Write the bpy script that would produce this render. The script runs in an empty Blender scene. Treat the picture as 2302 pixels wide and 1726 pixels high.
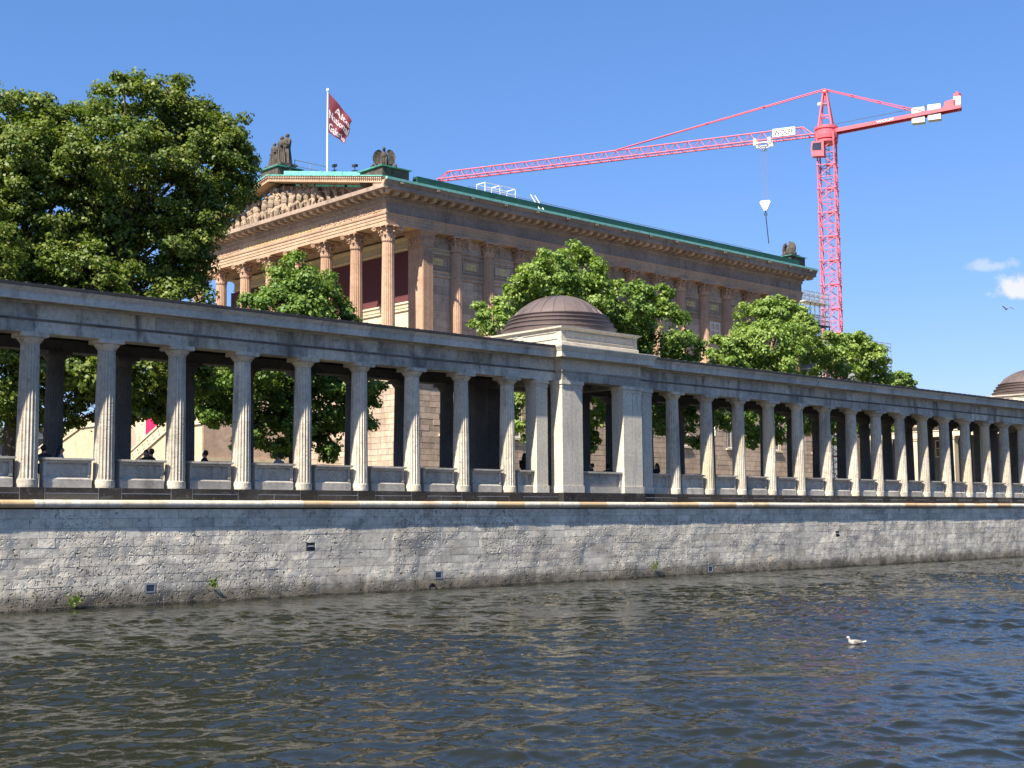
import bpy, bmesh, math, random
import numpy as np
from mathutils import Vector, Matrix
C = bpy.context.scene.collection
SC = bpy.context.scene
random.seed(7); RNG = np.random.default_rng(7)
PI = math.pi

# ------------------------------------------------------------------ camera, sky, sun, exposure
CAM = Vector((-16.95, -40.17, 2.75))
CR = Vector((0.7296, -0.6839, -0.0070)); CU = Vector((-0.0640, -0.0785, 0.9948)); CF = CR.cross(CU) * -1
cd = bpy.data.cameras.new('camera'); cam = bpy.data.objects.new('camera', cd); C.objects.link(cam)
CF = CU.cross(CR).normalized(); CR = CF.cross(CU).normalized(); CU = CR.cross(CF).normalized()
cam.matrix_world = Matrix((CR, CU, -CF)).transposed().to_4x4()
cam.location = CAM
cd.sensor_width = 36.0; cd.lens = 2950 / 2302 * 36; cd.clip_end = 6000; cd.clip_start = 0.5
SC.camera = cam
SUN_EL = math.radians(49.0); SUN_PHI = math.radians(13.0)
SUN = Vector((-math.cos(SUN_EL) * math.cos(SUN_PHI), -math.cos(SUN_EL) * math.sin(SUN_PHI), math.sin(SUN_EL)))
W = bpy.data.worlds.new('World'); SC.world = W; W.use_nodes = True
nt = W.node_tree; nt.nodes.clear()
out = nt.nodes.new('ShaderNodeOutputWorld'); bg = nt.nodes.new('ShaderNodeBackground')
sky = nt.nodes.new('ShaderNodeTexSky'); sky.sky_type = 'NISHITA'; sky.sun_disc = False
sky.sun_elevation = SUN_EL; sky.sun_rotation = math.atan2(SUN.x, SUN.y)
sky.altitude = 50; sky.air_density = 1.15; sky.dust_density = 0.1; sky.ozone_density = 10.0
bg.inputs['Strength'].default_value = 0.075
# two small fair-weather clouds low in the sky to the right
tc = nt.nodes.new('ShaderNodeTexCoord')
def wmath(op, a, b=None, c=None):
    n = nt.nodes.new('ShaderNodeMath'); n.operation = op
    for i, v in enumerate((a, b, c)):
        if v is None: continue
        if isinstance(v, (int, float)): n.inputs[i].default_value = v
        else: nt.links.new(v, n.inputs[i])
    return n.outputs[0]
def wvec(op, a, b):
    n = nt.nodes.new('ShaderNodeVectorMath'); n.operation = op
    for i, v in enumerate((a, b)):
        if isinstance(v, (tuple, Vector)): n.inputs[i].default_value = v
        else: nt.links.new(v, n.inputs[i])
    return n.outputs['Value' if op == 'DOT_PRODUCT' else 'Vector']
nz = nt.nodes.new('ShaderNodeTexNoise'); nz.inputs['Scale'].default_value = 55; nz.inputs['Detail'].default_value = 6; nz.inputs['Roughness'].default_value = .62
nt.links.new(tc.outputs['Generated'], nz.inputs['Vector'])
sx = nt.nodes.new('ShaderNodeSeparateColor'); nt.links.new(sky.outputs[0], sx.inputs[0])
cx = nt.nodes.new('ShaderNodeCombineColor'); nt.links.new(wmath('MULTIPLY', sx.outputs[0], .84), cx.inputs[0])
nt.links.new(wmath('MULTIPLY', wmath('POWER', sx.outputs[1], .80), 1.06), cx.inputs[1]); nt.links.new(wmath('MULTIPLY', wmath('POWER', sx.outputs[2], .80), 1.36), cx.inputs[2])
col = cx.outputs[0]
def cloud(direc, a, b, amt, flat, prev):
    d = Vector(direc).normalized(); t1 = d.cross(Vector((0, 0, 1))).normalized(); t2 = t1.cross(d)
    x = wmath('DIVIDE', wvec('DOT_PRODUCT', tc.outputs['Generated'], t1), a)
    y = wmath('DIVIDE', wvec('DOT_PRODUCT', tc.outputs['Generated'], t2), b)
    y = wmath('ADD', y, wmath('MULTIPLY', wmath('MINIMUM', y, 0.0), flat))
    r = wmath('SQRT', wmath('ADD', wmath('MULTIPLY', x, x), wmath('MULTIPLY', y, y)))
    m = wmath('ADD', wmath('SUBTRACT', 1.0, r), wmath('MULTIPLY', wmath('SUBTRACT', nz.outputs['Fac'], .5), 2.4))
    front = wmath('GREATER_THAN', wvec('DOT_PRODUCT', tc.outputs['Generated'], d), 0.9)
    mr = nt.nodes.new('ShaderNodeMapRange'); mr.interpolation_type = 'SMOOTHSTEP'
    nt.links.new(m, mr.inputs[0]); mr.inputs[1].default_value = 0.0; mr.inputs[2].default_value = 0.75
    fac = wmath('MULTIPLY', wmath('MULTIPLY', mr.outputs[0], amt), front)
    mx = nt.nodes.new('ShaderNodeMixRGB'); nt.links.new(fac, mx.inputs[0]); nt.links.new(prev, mx.inputs[1])
    mx.inputs[2].default_value = (5.2, 5.3, 5.45, 1)
    return mx.outputs[0]
col = cloud((0.8935, 0.4207, 0.1572), .029, .0125, .95, .9, col)
col = cloud((0.8817, 0.4378, 0.1758), .021, .0062, .42, .5, col)
nt.links.new(col, bg.inputs[0]); nt.links.new(bg.outputs[0], out.inputs[0])
sd = bpy.data.lights.new('sun', 'SUN'); sd.energy = 5.0; sd.angle = math.radians(0.53); sd.color = (1.0, .92, .79)
so = bpy.data.objects.new('sun', sd); C.objects.link(so); so.rotation_euler = SUN.to_track_quat('Z', 'Y').to_euler(); so.location = SUN * 150
SC.view_settings.view_transform = 'Standard'; SC.view_settings.look = 'None'
SC.view_settings.exposure = 1.25; SC.view_settings.gamma = 1.0; SC.view_settings.use_curve_mapping = False

# ------------------------------------------------------------------ helpers: meshes, objects
class MB:
    def __init__(s): s.v = []; s.f = []
    def add(s, vs, fs):
        o = len(s.v); s.v += [tuple(p) for p in vs]; s.f += [tuple(i + o for i in f) for f in fs]; return s
    def box(s, x0, x1, y0, y1, z0, z1):
        return s.add([(x0,y0,z0),(x1,y0,z0),(x1,y1,z0),(x0,y1,z0),(x0,y0,z1),(x1,y0,z1),(x1,y1,z1),(x0,y1,z1)],
                     [(3,2,1,0),(4,5,6,7),(0,1,5,4),(1,2,6,5),(2,3,7,6),(3,0,4,7)])
    def ext(s, pr, o, e1, e2, d):           # polygon pr in the plane (e1,e2) pushed along d
        o, e1, e2, d = map(Vector, (o, e1, e2, d)); n = len(pr)
        a = [o + e1 * p + e2 * q for p, q in pr]
        return s.add(a + [p + d for p in a], [tuple(range(n))[::-1], tuple(range(n, 2 * n))] + [(i, (i + 1) % n, n + (i + 1) % n, n + i) for i in range(n)])
    def px(s, pr, x0, x1): return s.ext(pr, (x0,0,0), (0,1,0), (0,0,1), (x1-x0,0,0))     # profile (y,z) along x
    def py(s, pr, y0, y1): return s.ext(pr, (0,y0,0), (1,0,0), (0,0,1), (0,y1-y0,0))     # profile (x,z) along y
    def lathe(s, pr, c=(0,0,0), n=24, fn=None, cap=True, a0=0.0):
        vs = []; fs = []
        for r, z in pr:
            for i in range(n):
                k = fn(i, r) if fn else r
                t = a0 + 2 * PI * i / n
                vs.append((c[0] + k * math.cos(t), c[1] + k * math.sin(t), c[2] + z))
        m = len(pr)
        for j in range(m - 1):
            for i in range(n): fs.append((j*n+i, j*n+(i+1)%n, (j+1)*n+(i+1)%n, (j+1)*n+i))
        if cap: fs += [tuple(range(n))[::-1], tuple(range((m-1)*n, m*n))]
        return s.add(vs, fs)
    def tube(s, p, q, r, r2=None, n=5):
        p, q = Vector(p), Vector(q); d = q - p
        if d.length < 1e-6: return s
        d.normalize(); a = d.orthogonal().normalized(); b = d.cross(a); r2 = r if r2 is None else r2
        vs = [p + (a * math.cos(2*PI*i/n) + b * math.sin(2*PI*i/n)) * r for i in range(n)] + [q + (a * math.cos(2*PI*i/n) + b * math.sin(2*PI*i/n)) * r2 for i in range(n)]
        return s.add(vs, [(i, (i+1)%n, n+(i+1)%n, n+i) for i in range(n)] + [tuple(range(n))[::-1], tuple(range(n, 2*n))])
    def ell(s, c, r, n=10, m=6, rot=None):   # ellipsoid
        vs = []; fs = []; c = Vector(c)
        for j in range(m + 1):
            ph = PI * j / m
            for i in range(n):
                t = 2 * PI * i / n; p = Vector((r[0]*math.sin(ph)*math.cos(t), r[1]*math.sin(ph)*math.sin(t), r[2]*math.cos(ph)))
                if rot: p = rot @ p
                vs.append(c + p)
        for j in range(m):
            for i in range(n): fs.append((j*n+i, (j+1)*n+i, (j+1)*n+(i+1)%n, j*n+(i+1)%n))
        return s.add(vs, fs)
    def torus(s, c, R, r, ax=(0,1,0), n=20, m=5):
        c = Vector(c); ax = Vector(ax).normalized(); a = ax.orthogonal().normalized(); b = ax.cross(a); vs = []; fs = []
        for i in range(n):
            t = 2*PI*i/n; u = a*math.cos(t)+b*math.sin(t)
            for j in range(m):
                p = 2*PI*j/m; vs.append(c + u*(R + r*math.cos(p)) + ax*(r*math.sin(p)))
        for i in range(n):
            for j in range(m): fs.append((i*m+j, ((i+1)%n)*m+j, ((i+1)%n)*m+(j+1)%m, i*m+(j+1)%m))
        return s.add(vs, fs)
    def ring(s, pr, x0, x1, y0, y1, close=False):     # mitred moulding (outward offset, z) round a rectangle
        vs = []
        for o, z in pr: vs += [(x0-o,y0-o,z),(x1+o,y0-o,z),(x1+o,y1+o,z),(x0-o,y1+o,z)]
        fs = []; m = len(pr)
        for j in range(m if close else m - 1):
            k = (j + 1) % m
            for i in range(4): fs.append((j*4+i, j*4+(i+1)%4, k*4+(i+1)%4, k*4+i))
        return s.add(vs, fs)
    def mesh(s, name, smooth=False):
        me = bpy.data.meshes.new(name); me.from_pydata(s.v, [], s.f); me.update()
        if smooth: me.polygons.foreach_set('use_smooth', [True] * len(me.polygons))
        return me
WL = {}
def obj(name, me, m=None, parent=None, loc=(0,0,0), rz=0.0, scale=None, kind=None):
    if isinstance(me, MB): me = me.mesh(name)
    if m is not None and not me.materials: me.materials.append(m)
    o = bpy.data.objects.new(name, me); C.objects.link(o); loc = Vector(loc); WL[o.name] = loc
    if parent is not None:
        o.parent = parent; o.location = loc - WL[parent.name]
    else: o.location = loc
    o.rotation_euler = (0, 0, rz)
    if scale: o.scale = scale
    if kind: o['kind'] = kind
    return o
def tag(o, label, cat, group=None):
    o['label'] = label; o['category'] = cat
    if group: o['group'] = group
    return o
def thing(name, label, cat, loc=(0,0,0), group=None, rz=0.0):
    o = bpy.data.objects.new(name, None); C.objects.link(o); o.location = loc; WL[o.name] = Vector(loc); o.empty_display_size = .3
    o.rotation_euler = (0, 0, rz)
    return tag(o, label, cat, group)
def dup(o, loc, rz=None, label=None):                # a thing with its parts and their sub-parts
    def cp(a, par):
        b = a.copy(); C.objects.link(b); b.parent = par
        for ch in a.children: cp(ch, b)
        return b
    c = cp(o, None); c.location = loc; WL[c.name] = Vector(loc)
    if rz is not None: c.rotation_euler = (0, 0, rz)
    if label: c['label'] = label
    return c
def np_mesh(name, V, F, smooth=False):                # quads from arrays
    me = bpy.data.meshes.new(name); V = np.asarray(V, np.float32); F = np.asarray(F, np.int32)
    me.vertices.add(len(V)); me.vertices.foreach_set('co', V.ravel())
    n = F.shape[1]; me.loops.add(F.size); me.loops.foreach_set('vertex_index', F.ravel())
    me.polygons.add(len(F)); me.polygons.foreach_set('loop_start', np.arange(0, F.size, n, dtype=np.int32))
    try: me.polygons.foreach_set('loop_total', np.full(len(F), n, np.int32))
    except Exception: pass
    if smooth: me.polygons.foreach_set('use_smooth', np.ones(len(F), bool))
    me.update(calc_edges=True); return me
UB = MB().box(-.5, .5, -.5, .5, -.5, .5)
_ub = {}
def block(name, m, parent, x0, x1, y0, y1, z0, z1):   # one squared stone: a shared unit box, scaled
    if m.name not in _ub:
        me = UB.mesh('block'); me.materials.append(m); _ub[m.name] = me
    return obj(name, _ub[m.name], None, parent, ((x0+x1)/2, (y0+y1)/2, (z0+z1)/2), 0, (x1-x0, y1-y0, z1-z0))

# ------------------------------------------------------------------ materials
class NT:
    def __init__(s, name):
        s.m = bpy.data.materials.new(name); s.m.use_nodes = True; s.t = s.m.node_tree; s.t.nodes.clear()
        s.out = s.t.nodes.new('ShaderNodeOutputMaterial'); s.b = s.n('ShaderNodeBsdfPrincipled'); s.t.links.new(s.b.outputs[0], s.out.inputs[0])
    def n(s, ty, **k):
        n = s.t.nodes.new(ty)
        for a, v in k.items(): setattr(n, a, v)
        return n
    def put(s, sock, v):
        if isinstance(v, bpy.types.NodeSocket): s.t.links.new(v, sock)
        elif isinstance(v, (tuple, list)) and len(v) == 3 and sock.type == 'RGBA': sock.default_value = (*v, 1)
        else: sock.default_value = v
    def pos(s): return s.n('ShaderNodeNewGeometry').outputs['Position']
    def scl(s, v, sc):
        m = s.n('ShaderNodeMapping'); s.put(m.inputs['Vector'], v); m.inputs['Scale'].default_value = sc; return m.outputs[0]
    def noise(s, v, sc, det=5, ro=.55, dist=0):
        n = s.n('ShaderNodeTexNoise'); s.put(n.inputs['Vector'], v); n.inputs['Scale'].default_value = sc; n.inputs['Detail'].default_value = det; n.inputs['Roughness'].default_value = ro; n.inputs['Distortion'].default_value = dist
        return n.outputs['Fac']
    def vor(s, v, sc, feat='F1'):
        n = s.n('ShaderNodeTexVoronoi', feature=feat); s.put(n.inputs['Vector'], v); n.inputs['Scale'].default_value = sc; return n.outputs['Distance']
    def rng(s, x, a, b, c=0.0, d=1.0, smooth=False):
        n = s.n('ShaderNodeMapRange'); n.clamp = True
        if smooth: n.interpolation_type = 'SMOOTHSTEP'
        s.put(n.inputs[0], x)
        for i, v in zip((1,2,3,4), (a,b,c,d)): s.put(n.inputs[i], v)
        return n.outputs[0]
    def math(s, op, a, b=0.0):
        n = s.n('ShaderNodeMath', operation=op); s.put(n.inputs[0], a); s.put(n.inputs[1], b); return n.outputs[0]
    def mix(s, f, a, b, mode='MIX'):
        n = s.n('ShaderNodeMixRGB', blend_type=mode); s.put(n.inputs[0], f); s.put(n.inputs[1], a); s.put(n.inputs[2], b); return n.outputs[0]
    def rnd(s, how):
        if how == 'obj': return s.n('ShaderNodeObjectInfo').outputs['Random']
        return s.n('ShaderNodeNewGeometry').outputs['Random Per Island']
    def z(s):
        n = s.n('ShaderNodeSeparateXYZ'); s.put(n.inputs[0], s.pos()); return n.outputs[2]
    def bump(s, h, st, dist=.05, prev=None):
        n = s.n('ShaderNodeBump'); n.inputs['Strength'].default_value = st; n.inputs['Distance'].default_value = dist; s.put(n.inputs['Height'], h)
        if prev is not None: s.put(n.inputs['Normal'], prev)
        return n.outputs[0]
def stone(name, a, b, dark=(.05,.045,.04), stain=.5, rnd=None, ramt=.25, ochre=None, opr=.15, bump=.35, bsc=14, pits=0.0, sc=.9, rough=.9, streak=(1.6,1.6,.28), stlo=.52, algae=False):
    g = NT(name); p = g.pos()
    c = g.mix(g.rng(g.noise(p, sc, 6), .35, .65), a, b)
    c = g.mix(.35, c, g.mix(g.rng(g.noise(p, 9*sc, 6, .7), .3, .7), (.35,.35,.35), (1.5,1.5,1.5)), 'MULTIPLY')
    if rnd:
        r = g.rnd(rnd); w = g.n('ShaderNodeTexWhiteNoise', noise_dimensions='1D'); g.put(w.inputs['W'], r); r2 = w.outputs['Value']
        if ochre: c = g.mix(g.rng(r2, 1-opr, 1-opr+.12), c, ochre)
        h = g.n('ShaderNodeHueSaturation'); g.put(h.inputs['Color'], c); g.put(h.inputs['Value'], g.rng(r, 0, 1, 1-ramt, 1+ramt)); c = h.outputs[0]
    st = g.noise(g.scl(p, streak), 1.0, 7, .62, .4)
    c = g.mix(g.rng(st, stlo, stlo+.2, 0, stain), c, dark)
    st2 = g.noise(p, 5.5, 8, .7)
    c = g.mix(g.rng(st2, .56, .7, 0, stain*.7), c, dark)
    if algae:
        bz = g.math('MULTIPLY', g.rng(g.z(), .45, 1.0), g.rng(g.z(), 1.5, 2.3, 1, 0)); bn = g.rng(g.noise(g.scl(p, (.55,.55,2.2)), 1.0, 7, .7), .47, .62)
        c = g.mix(g.math('MULTIPLY', g.math('MULTIPLY', bz, bn), .45), c, (.16,.15,.15))
        zz = g.math('ADD', g.z(), g.math('MULTIPLY', g.noise(p, 2.2, 4), -.5))
        c = g.mix(g.rng(zz, .02, .42, .75, 0), c, (.075,.058,.035))
        c = g.mix(g.rng(zz, -.32, -.05, .95, 0), c, (.014,.014,.009))
    g.put(g.b.inputs['Base Color'], c); g.b.inputs['Roughness'].default_value = rough; g.b.inputs['Specular IOR Level'].default_value = .25
    hb = g.math('ADD', g.noise(p, bsc, 6, .65), g.math('MULTIPLY', g.noise(p, bsc*4, 4, .6), .4))
    nb = g.bump(hb, bump, .03)
    if pits:
        msk = g.rng(g.noise(p, .42, 3), .42, .64)
        q = g.n('ShaderNodeVectorMath', operation='ADD'); g.put(q.inputs[0], p)
        nn = g.n('ShaderNodeTexNoise'); g.put(nn.inputs['Vector'], p); nn.inputs['Scale'].default_value = 5; sc_ = g.n('ShaderNodeVectorMath', operation='SCALE'); g.put(sc_.inputs[0], nn.outputs['Color']); sc_.inputs['Scale'].default_value = .35; g.put(q.inputs[1], sc_.outputs[0])
        v1 = g.rng(g.vor(g.scl(q.outputs[0], (1,1,1.35)), 3.4), .10, .30, 0, 1, True)
        v2 = g.rng(g.vor(q.outputs[0], 8.0), .12, .42, 0, 1, True)
        gate = g.rng(g.noise(p, 1.1, 3, .6), .46, .56, 1.0, 0.0)
        v1 = g.math('MINIMUM', g.math('ADD', v1, gate), 1.0)
        hp = g.math('ADD', v1, g.math('MULTIPLY', v2, g.math('MULTIPLY', msk, .8)))
        nb = g.bump(hp, pits, .10, nb)
    g.put(g.b.inputs['Normal'], nb)
    return g.m
def plain(name, c, rough=.6, metal=0.0, var=.15, sc=3.0, spec=.4, bump=0.0):
    g = NT(name); p = g.pos()
    cc = g.mix(g.rng(g.noise(p, sc, 5), .3, .7), tuple(x*(1-var) for x in c), tuple(min(1, x*(1+var)) for x in c))
    g.put(g.b.inputs['Base Color'], cc); g.b.inputs['Roughness'].default_value = rough; g.b.inputs['Metallic'].default_value = metal; g.b.inputs['Specular IOR Level'].default_value = spec
    if bump: g.put(g.b.inputs['Normal'], g.bump(g.noise(p, 20, 5), bump, .02))
    return g.m
def leafmat(name, c0, c1, c2):
    g = NT(name); r = g.rnd('island')
    rp = g.n('ShaderNodeValToRGB'); g.put(rp.inputs[0], r); e = rp.color_ramp.elements
    e[0].color = (*c0, 1); e[1].color = (*c2, 1); n = e.new(.5); n.color = (*c1, 1)
    c = g.mix(.5, rp.outputs[0], g.mix(g.rng(g.noise(g.pos(), .35, 3), .35, .65), (.6,.75,.6), (1.35,1.2,1.1)), 'MULTIPLY')
    g.put(g.b.inputs['Base Color'], c); g.b.inputs['Roughness'].default_value = .5; g.b.inputs['Specular IOR Level'].default_value = .35
    tr = g.n('ShaderNodeBsdfTranslucent'); g.put(tr.inputs[0], g.mix(1.0, c, (1.25,1.3,.5), 'MULTIPLY'))
    ms = g.n('ShaderNodeMixShader'); ms.inputs[0].default_value = .34
    g.t.links.new(g.b.outputs[0], ms.inputs[1]); g.t.links.new(tr.outputs[0], ms.inputs[2]); g.t.links.new(ms.outputs[0], g.out.inputs[0])
    return g.m
DK = (.045,.043,.042)
SAND = (.40,.37,.31); SAND2 = (.31,.295,.26)
M = dict(
 column=stone('column_sandstone', (.57,.505,.40), (.46,.41,.33), DK, .6, 'obj', .15, (.56,.46,.30), .14, .3, 12, .25, .5, streak=(3,3,.35)),
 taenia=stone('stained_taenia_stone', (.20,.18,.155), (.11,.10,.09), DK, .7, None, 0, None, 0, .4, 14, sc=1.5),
 rearcol=stone('shade_toned_rear_stone', (.165,.15,.135), (.11,.105,.095), DK, .4, 'obj', .1, None, 0, .2, 12),  # same sandstone, with the interior's shade put into its colour
 beam=stone('entablature_sandstone', (.55,.50,.41), (.38,.35,.295), DK, .78, 'obj', .2, (.56,.47,.32), .10, .3, 10, sc=.6, streak=(1.5,1.5,.5), stlo=.49),
 cornice=stone('cornice_sandstone', (.56,.51,.43), (.44,.41,.35), DK, .5, 'obj', .12, None, 0, .2, 10),
 pavil=stone('pavilion_sandstone', (.60,.54,.43), (.51,.46,.37), DK, .3, 'obj', .08, None, 0, .22, 10),
 parapet=stone('parapet_sandstone', (.50,.455,.375), (.36,.33,.28), DK, .6, 'obj', .12, None, 0, .35, 12),
 plinth=stone('black_crusted_plinth_stone', (.045,.041,.037), (.024,.022,.021), (.33,.31,.28), .35, 'obj', .3, (.17,.15,.125), .08, .5, 9, stlo=.6, streak=(1.4,1.4,3)),
 coping=stone('coping_sandstone', (.62,.57,.47), (.54,.48,.38), (.30,.20,.11), .7, 'obj', .10, (.47,.335,.19), .34, .3, 12),
 quay=stone('quay_limestone', (.66,.595,.48), (.53,.48,.39), (.17,.155,.145), .5, 'obj', .17, (.60,.46,.29), .05, .4, 9, .9, .55, streak=(1.1,1.1,1.3), stlo=.5, algae=True),
 quay2=stone('quay_limestone_far', (.66,.595,.48), (.53,.48,.39), (.17,.155,.145), .5, 'island', .17, (.60,.46,.29), .05, .4, 9, .8, .55, streak=(1.1,1.1,1.3), stlo=.5, algae=True),
 mortar=plain('mortar', (.25,.23,.20), .95, 0, .2),
 pale_mortar=plain('pale_mortar', (.62,.59,.53), .95, 0, .2),
 museum=stone('museum_sandstone', (.52,.385,.285), (.41,.30,.22), (.10,.075,.06), .45, 'obj', .2, (.42,.33,.22), .12, .2, 8, sc=.35),
 museum2=stone('museum_sandstone_island', (.52,.385,.285), (.41,.30,.22), (.10,.075,.06), .35, 'island', .13, (.42,.33,.22), .12, .2, 8, sc=.35),
 mcrust=stone('museum_crusted_sandstone', (.37,.275,.215), (.25,.185,.145), (.075,.058,.048), .55, 'obj', .12, None, 0, .25, 8, sc=.35),
 mfront=stone('museum_front_sandstone', (.50,.335,.225), (.41,.27,.18), (.14,.10,.08), .25, 'obj', .08, None, 0, .2, 8, sc=.35),
 mcol=stone('museum_column_sandstone', (.48,.31,.21), (.40,.255,.17), (.14,.09,.07), .25, 'obj', .1, None, 0, .2, 8, sc=.6, streak=(1,1,2.5)),
 relief=stone('relief_sandstone', (.36,.275,.195), (.27,.205,.145), (.08,.065,.05), .55, 'obj', .12, None, 0, .4, 10),
 cream=stone('cream_stone', (.62,.54,.38), (.55,.46,.32), (.25,.2,.13), .2, 'obj', .08, None, 0, .2, 6),
 stair=stone('stair_sandstone', (.60,.49,.33), (.52,.41,.27), (.25,.18,.1), .2, 'obj', .16, (.55,.36,.2), .2, .2, 6),
 statue=stone('blackened_statue_stone', (.11,.093,.075), (.055,.047,.04), (.03,.026,.024), .6, None, 0, None, 0, .6, 9, sc=2),
 redwall=plain('oxblood_plaster', (.10,.028,.03), .8, 0, .1),
 copper=plain('verdigris_copper', (.15,.45,.36), .7, 0, .4, 3.5),
 palecopper=plain('pale_verdigris', (.27,.62,.50), .7, 0, .2, 3.5),
 dcopper=plain('dark_green_copper', (.012,.068,.05), .6, 0, .25, 2.0),
 dome=plain('brown_copper_sheet', (.155,.118,.105), .48, .35, .18, 1.2),
 roof=plain('dark_roof_sheet', (.06,.052,.05), .7, 0, .2),
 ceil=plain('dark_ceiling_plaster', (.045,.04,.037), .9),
 red=plain('crane_red', (.64,.115,.145), .5, 0, .08),
 white=plain('white_paint', (.80,.79,.76), .5, 0, .04),
 counter=plain('pale_concrete', (.66,.64,.55), .8, 0, .08),
 steel=plain('grey_steel', (.25,.27,.29), .5, .3),
 letter=plain('shade_greyed_white_print', (.50,.46,.47), .7),  # white print greyed in colour, as on a flag out of direct sun
 black=plain('black_metal', (.025,.025,.027), .5),
 glass=plain('dark_window_glass', (.03,.035,.045), .08, 0, .2, 1.0, .8),
 frame=plain('window_frame_white', (.72,.70,.64), .6),
 flag=plain('flag_cloth', (.115,.008,.024), .75, 0, .05),
 magenta=plain('magenta_banner_cloth', (.55,.012,.085), .7, 0, .05),
 gilt=plain('gilding', (.85,.58,.15), .4, .5, .1),
 letters=plain('dull_gilding', (.62,.46,.20), .6, .2, .1),
 bark=plain('bark', (.075,.06,.045), .95, 0, .3, 8, .2, .6),
 ground=plain('court_lawn_and_gravel', (.13,.125,.085), .95, 0, .15, 1.0),
 pave=plain('stone_paving', (.15,.14,.13), .9, 0, .15, 2.0),
 grey=stone('grey_facade', (.20,.19,.175), (.15,.145,.135), DK, .4, None, 0, None, 0, .2, 6),
 dcloth=plain('dark_cloth', (.018,.018,.022), .85),
 hair=plain('dark_hair', (.02,.014,.01), .6),
 leaf1=leafmat('leaves_olive', (.065,.115,.017), (.115,.165,.026), (.20,.225,.045)),
 leaf2=leafmat('leaves_green', (.075,.15,.024), (.13,.215,.038), (.23,.31,.08)),
 leaf3=leafmat('leaves_bright', (.11,.19,.032), (.185,.28,.055), (.31,.39,.115)),
)

# ------------------------------------------------------------------ ground and water
g = MB().box(-1500, 1500, .6, 1800, 2.2, 3.70)
tag_ = obj('ground', g, M['ground']); tag_['kind'] = 'structure'
pv = obj('pavement', MB().box(-60, 120, -.42, 5.2, 3.2, 3.78), M['pave']); pv['kind'] = 'structure'
bd = obj('riverbed', MB().box(-1500, 1500, -1500, .6, -4, -3.2), M['ground']); bd['kind'] = 'structure'
def water():
    gx = np.concatenate([np.arange(-16, 11, .055), np.arange(11, 84.1, .12)]); gy = np.concatenate([np.arange(-37, -14, .05), np.arange(-14, -.62, .10), [-.62]])
    x0, x1, y0, y1 = gx[0], gx[-1], gy[0], gy[-1]; nx, ny = len(gx), len(gy)
    X, Y = np.meshgrid(gx, gy); X0, Y0 = X.copy(), Y.copy()
    Z = np.zeros_like(X); r = np.random.default_rng(11); n = 64
    amp = .86 + .34*np.sin(X0*.21+1.3*np.sin(Y0*.17)+Y0*.33+2)*np.sin(Y0*.27-X0*.11) + .22*np.sin(X0*.9+2*np.sin(Y0*.5))*np.sin(Y0*.8-X0*.35+1)
    for i in range(n):
        lam = .16 * (1.5/.16) ** (i/(n-1)) * r.uniform(.93, 1.07); k = 2*PI/lam
        th = math.atan2(CF.y, CF.x) + .25 + r.normal(0, .6); a = .034 / k; ph = r.uniform(0, 2*PI)
        q = k*(X0*math.cos(th)+Y0*math.sin(th)) + ph
        Z += a*np.cos(q)*amp; X -= .9*a*math.cos(th)*np.sin(q)*amp; Y -= .9*a*math.sin(th)*np.sin(q)*amp
    ed = np.minimum.reduce([(X0-x0)/2, (x1-X0)/2, (Y0-y0)/2, np.ones_like(X0)]); Z *= np.clip(ed, 0, 1)
    Z = np.where(Y0 > y1-.4, Z*.5, Z)
    V = np.stack([X, Y, Z], -1).reshape(-1, 3); idx = np.arange(nx*ny).reshape(ny, nx)
    F = np.stack([idx[:-1,:-1], idx[:-1,1:], idx[1:,1:], idx[1:,:-1]], -1).reshape(-1, 4)
    L = 1500; b = len(V)
    E = np.array([[-L,-L,0],[L,-L,0],[L,y0,0],[-L,y0,0],[-L,y0,0],[x0,y0,0],[x0,.6,0],[-L,.6,0],[x1,y0,0],[L,y0,0],[L,.6,0],[x1,.6,0]], float); E[:, 2] = -.01
    V = np.vstack([V, E]); F = np.vstack([F, np.arange(b, b+12).reshape(3, 4)])
    m = NT('river_water'); p = m.pos()
    m.put(m.b.inputs['Base Color'], (.014, .015, .009)); m.b.inputs['Roughness'].default_value = .015; m.b.inputs['IOR'].default_value = 1.333; m.b.inputs['Specular IOR Level'].default_value = .5
    mp = m.n('ShaderNodeMapping'); m.put(mp.inputs['Vector'], p); mp.inputs['Rotation'].default_value = (0, 0, -math.atan2(CF.y, CF.x)); mp.inputs['Scale'].default_value = (1.0, .62, 1.0)
    hb = m.math('ADD', m.noise(mp.outputs[0], 9.0, 3, .55, .5), m.math('MULTIPLY', m.noise(mp.outputs[0], 22.0, 2, .5, .4), .28))
    m.put(m.b.inputs['Normal'], m.bump(hb, 1.0, .007))
    o = obj('water', np_mesh('water', V, F, True), m.m); o['kind'] = 'structure'
water()

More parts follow.
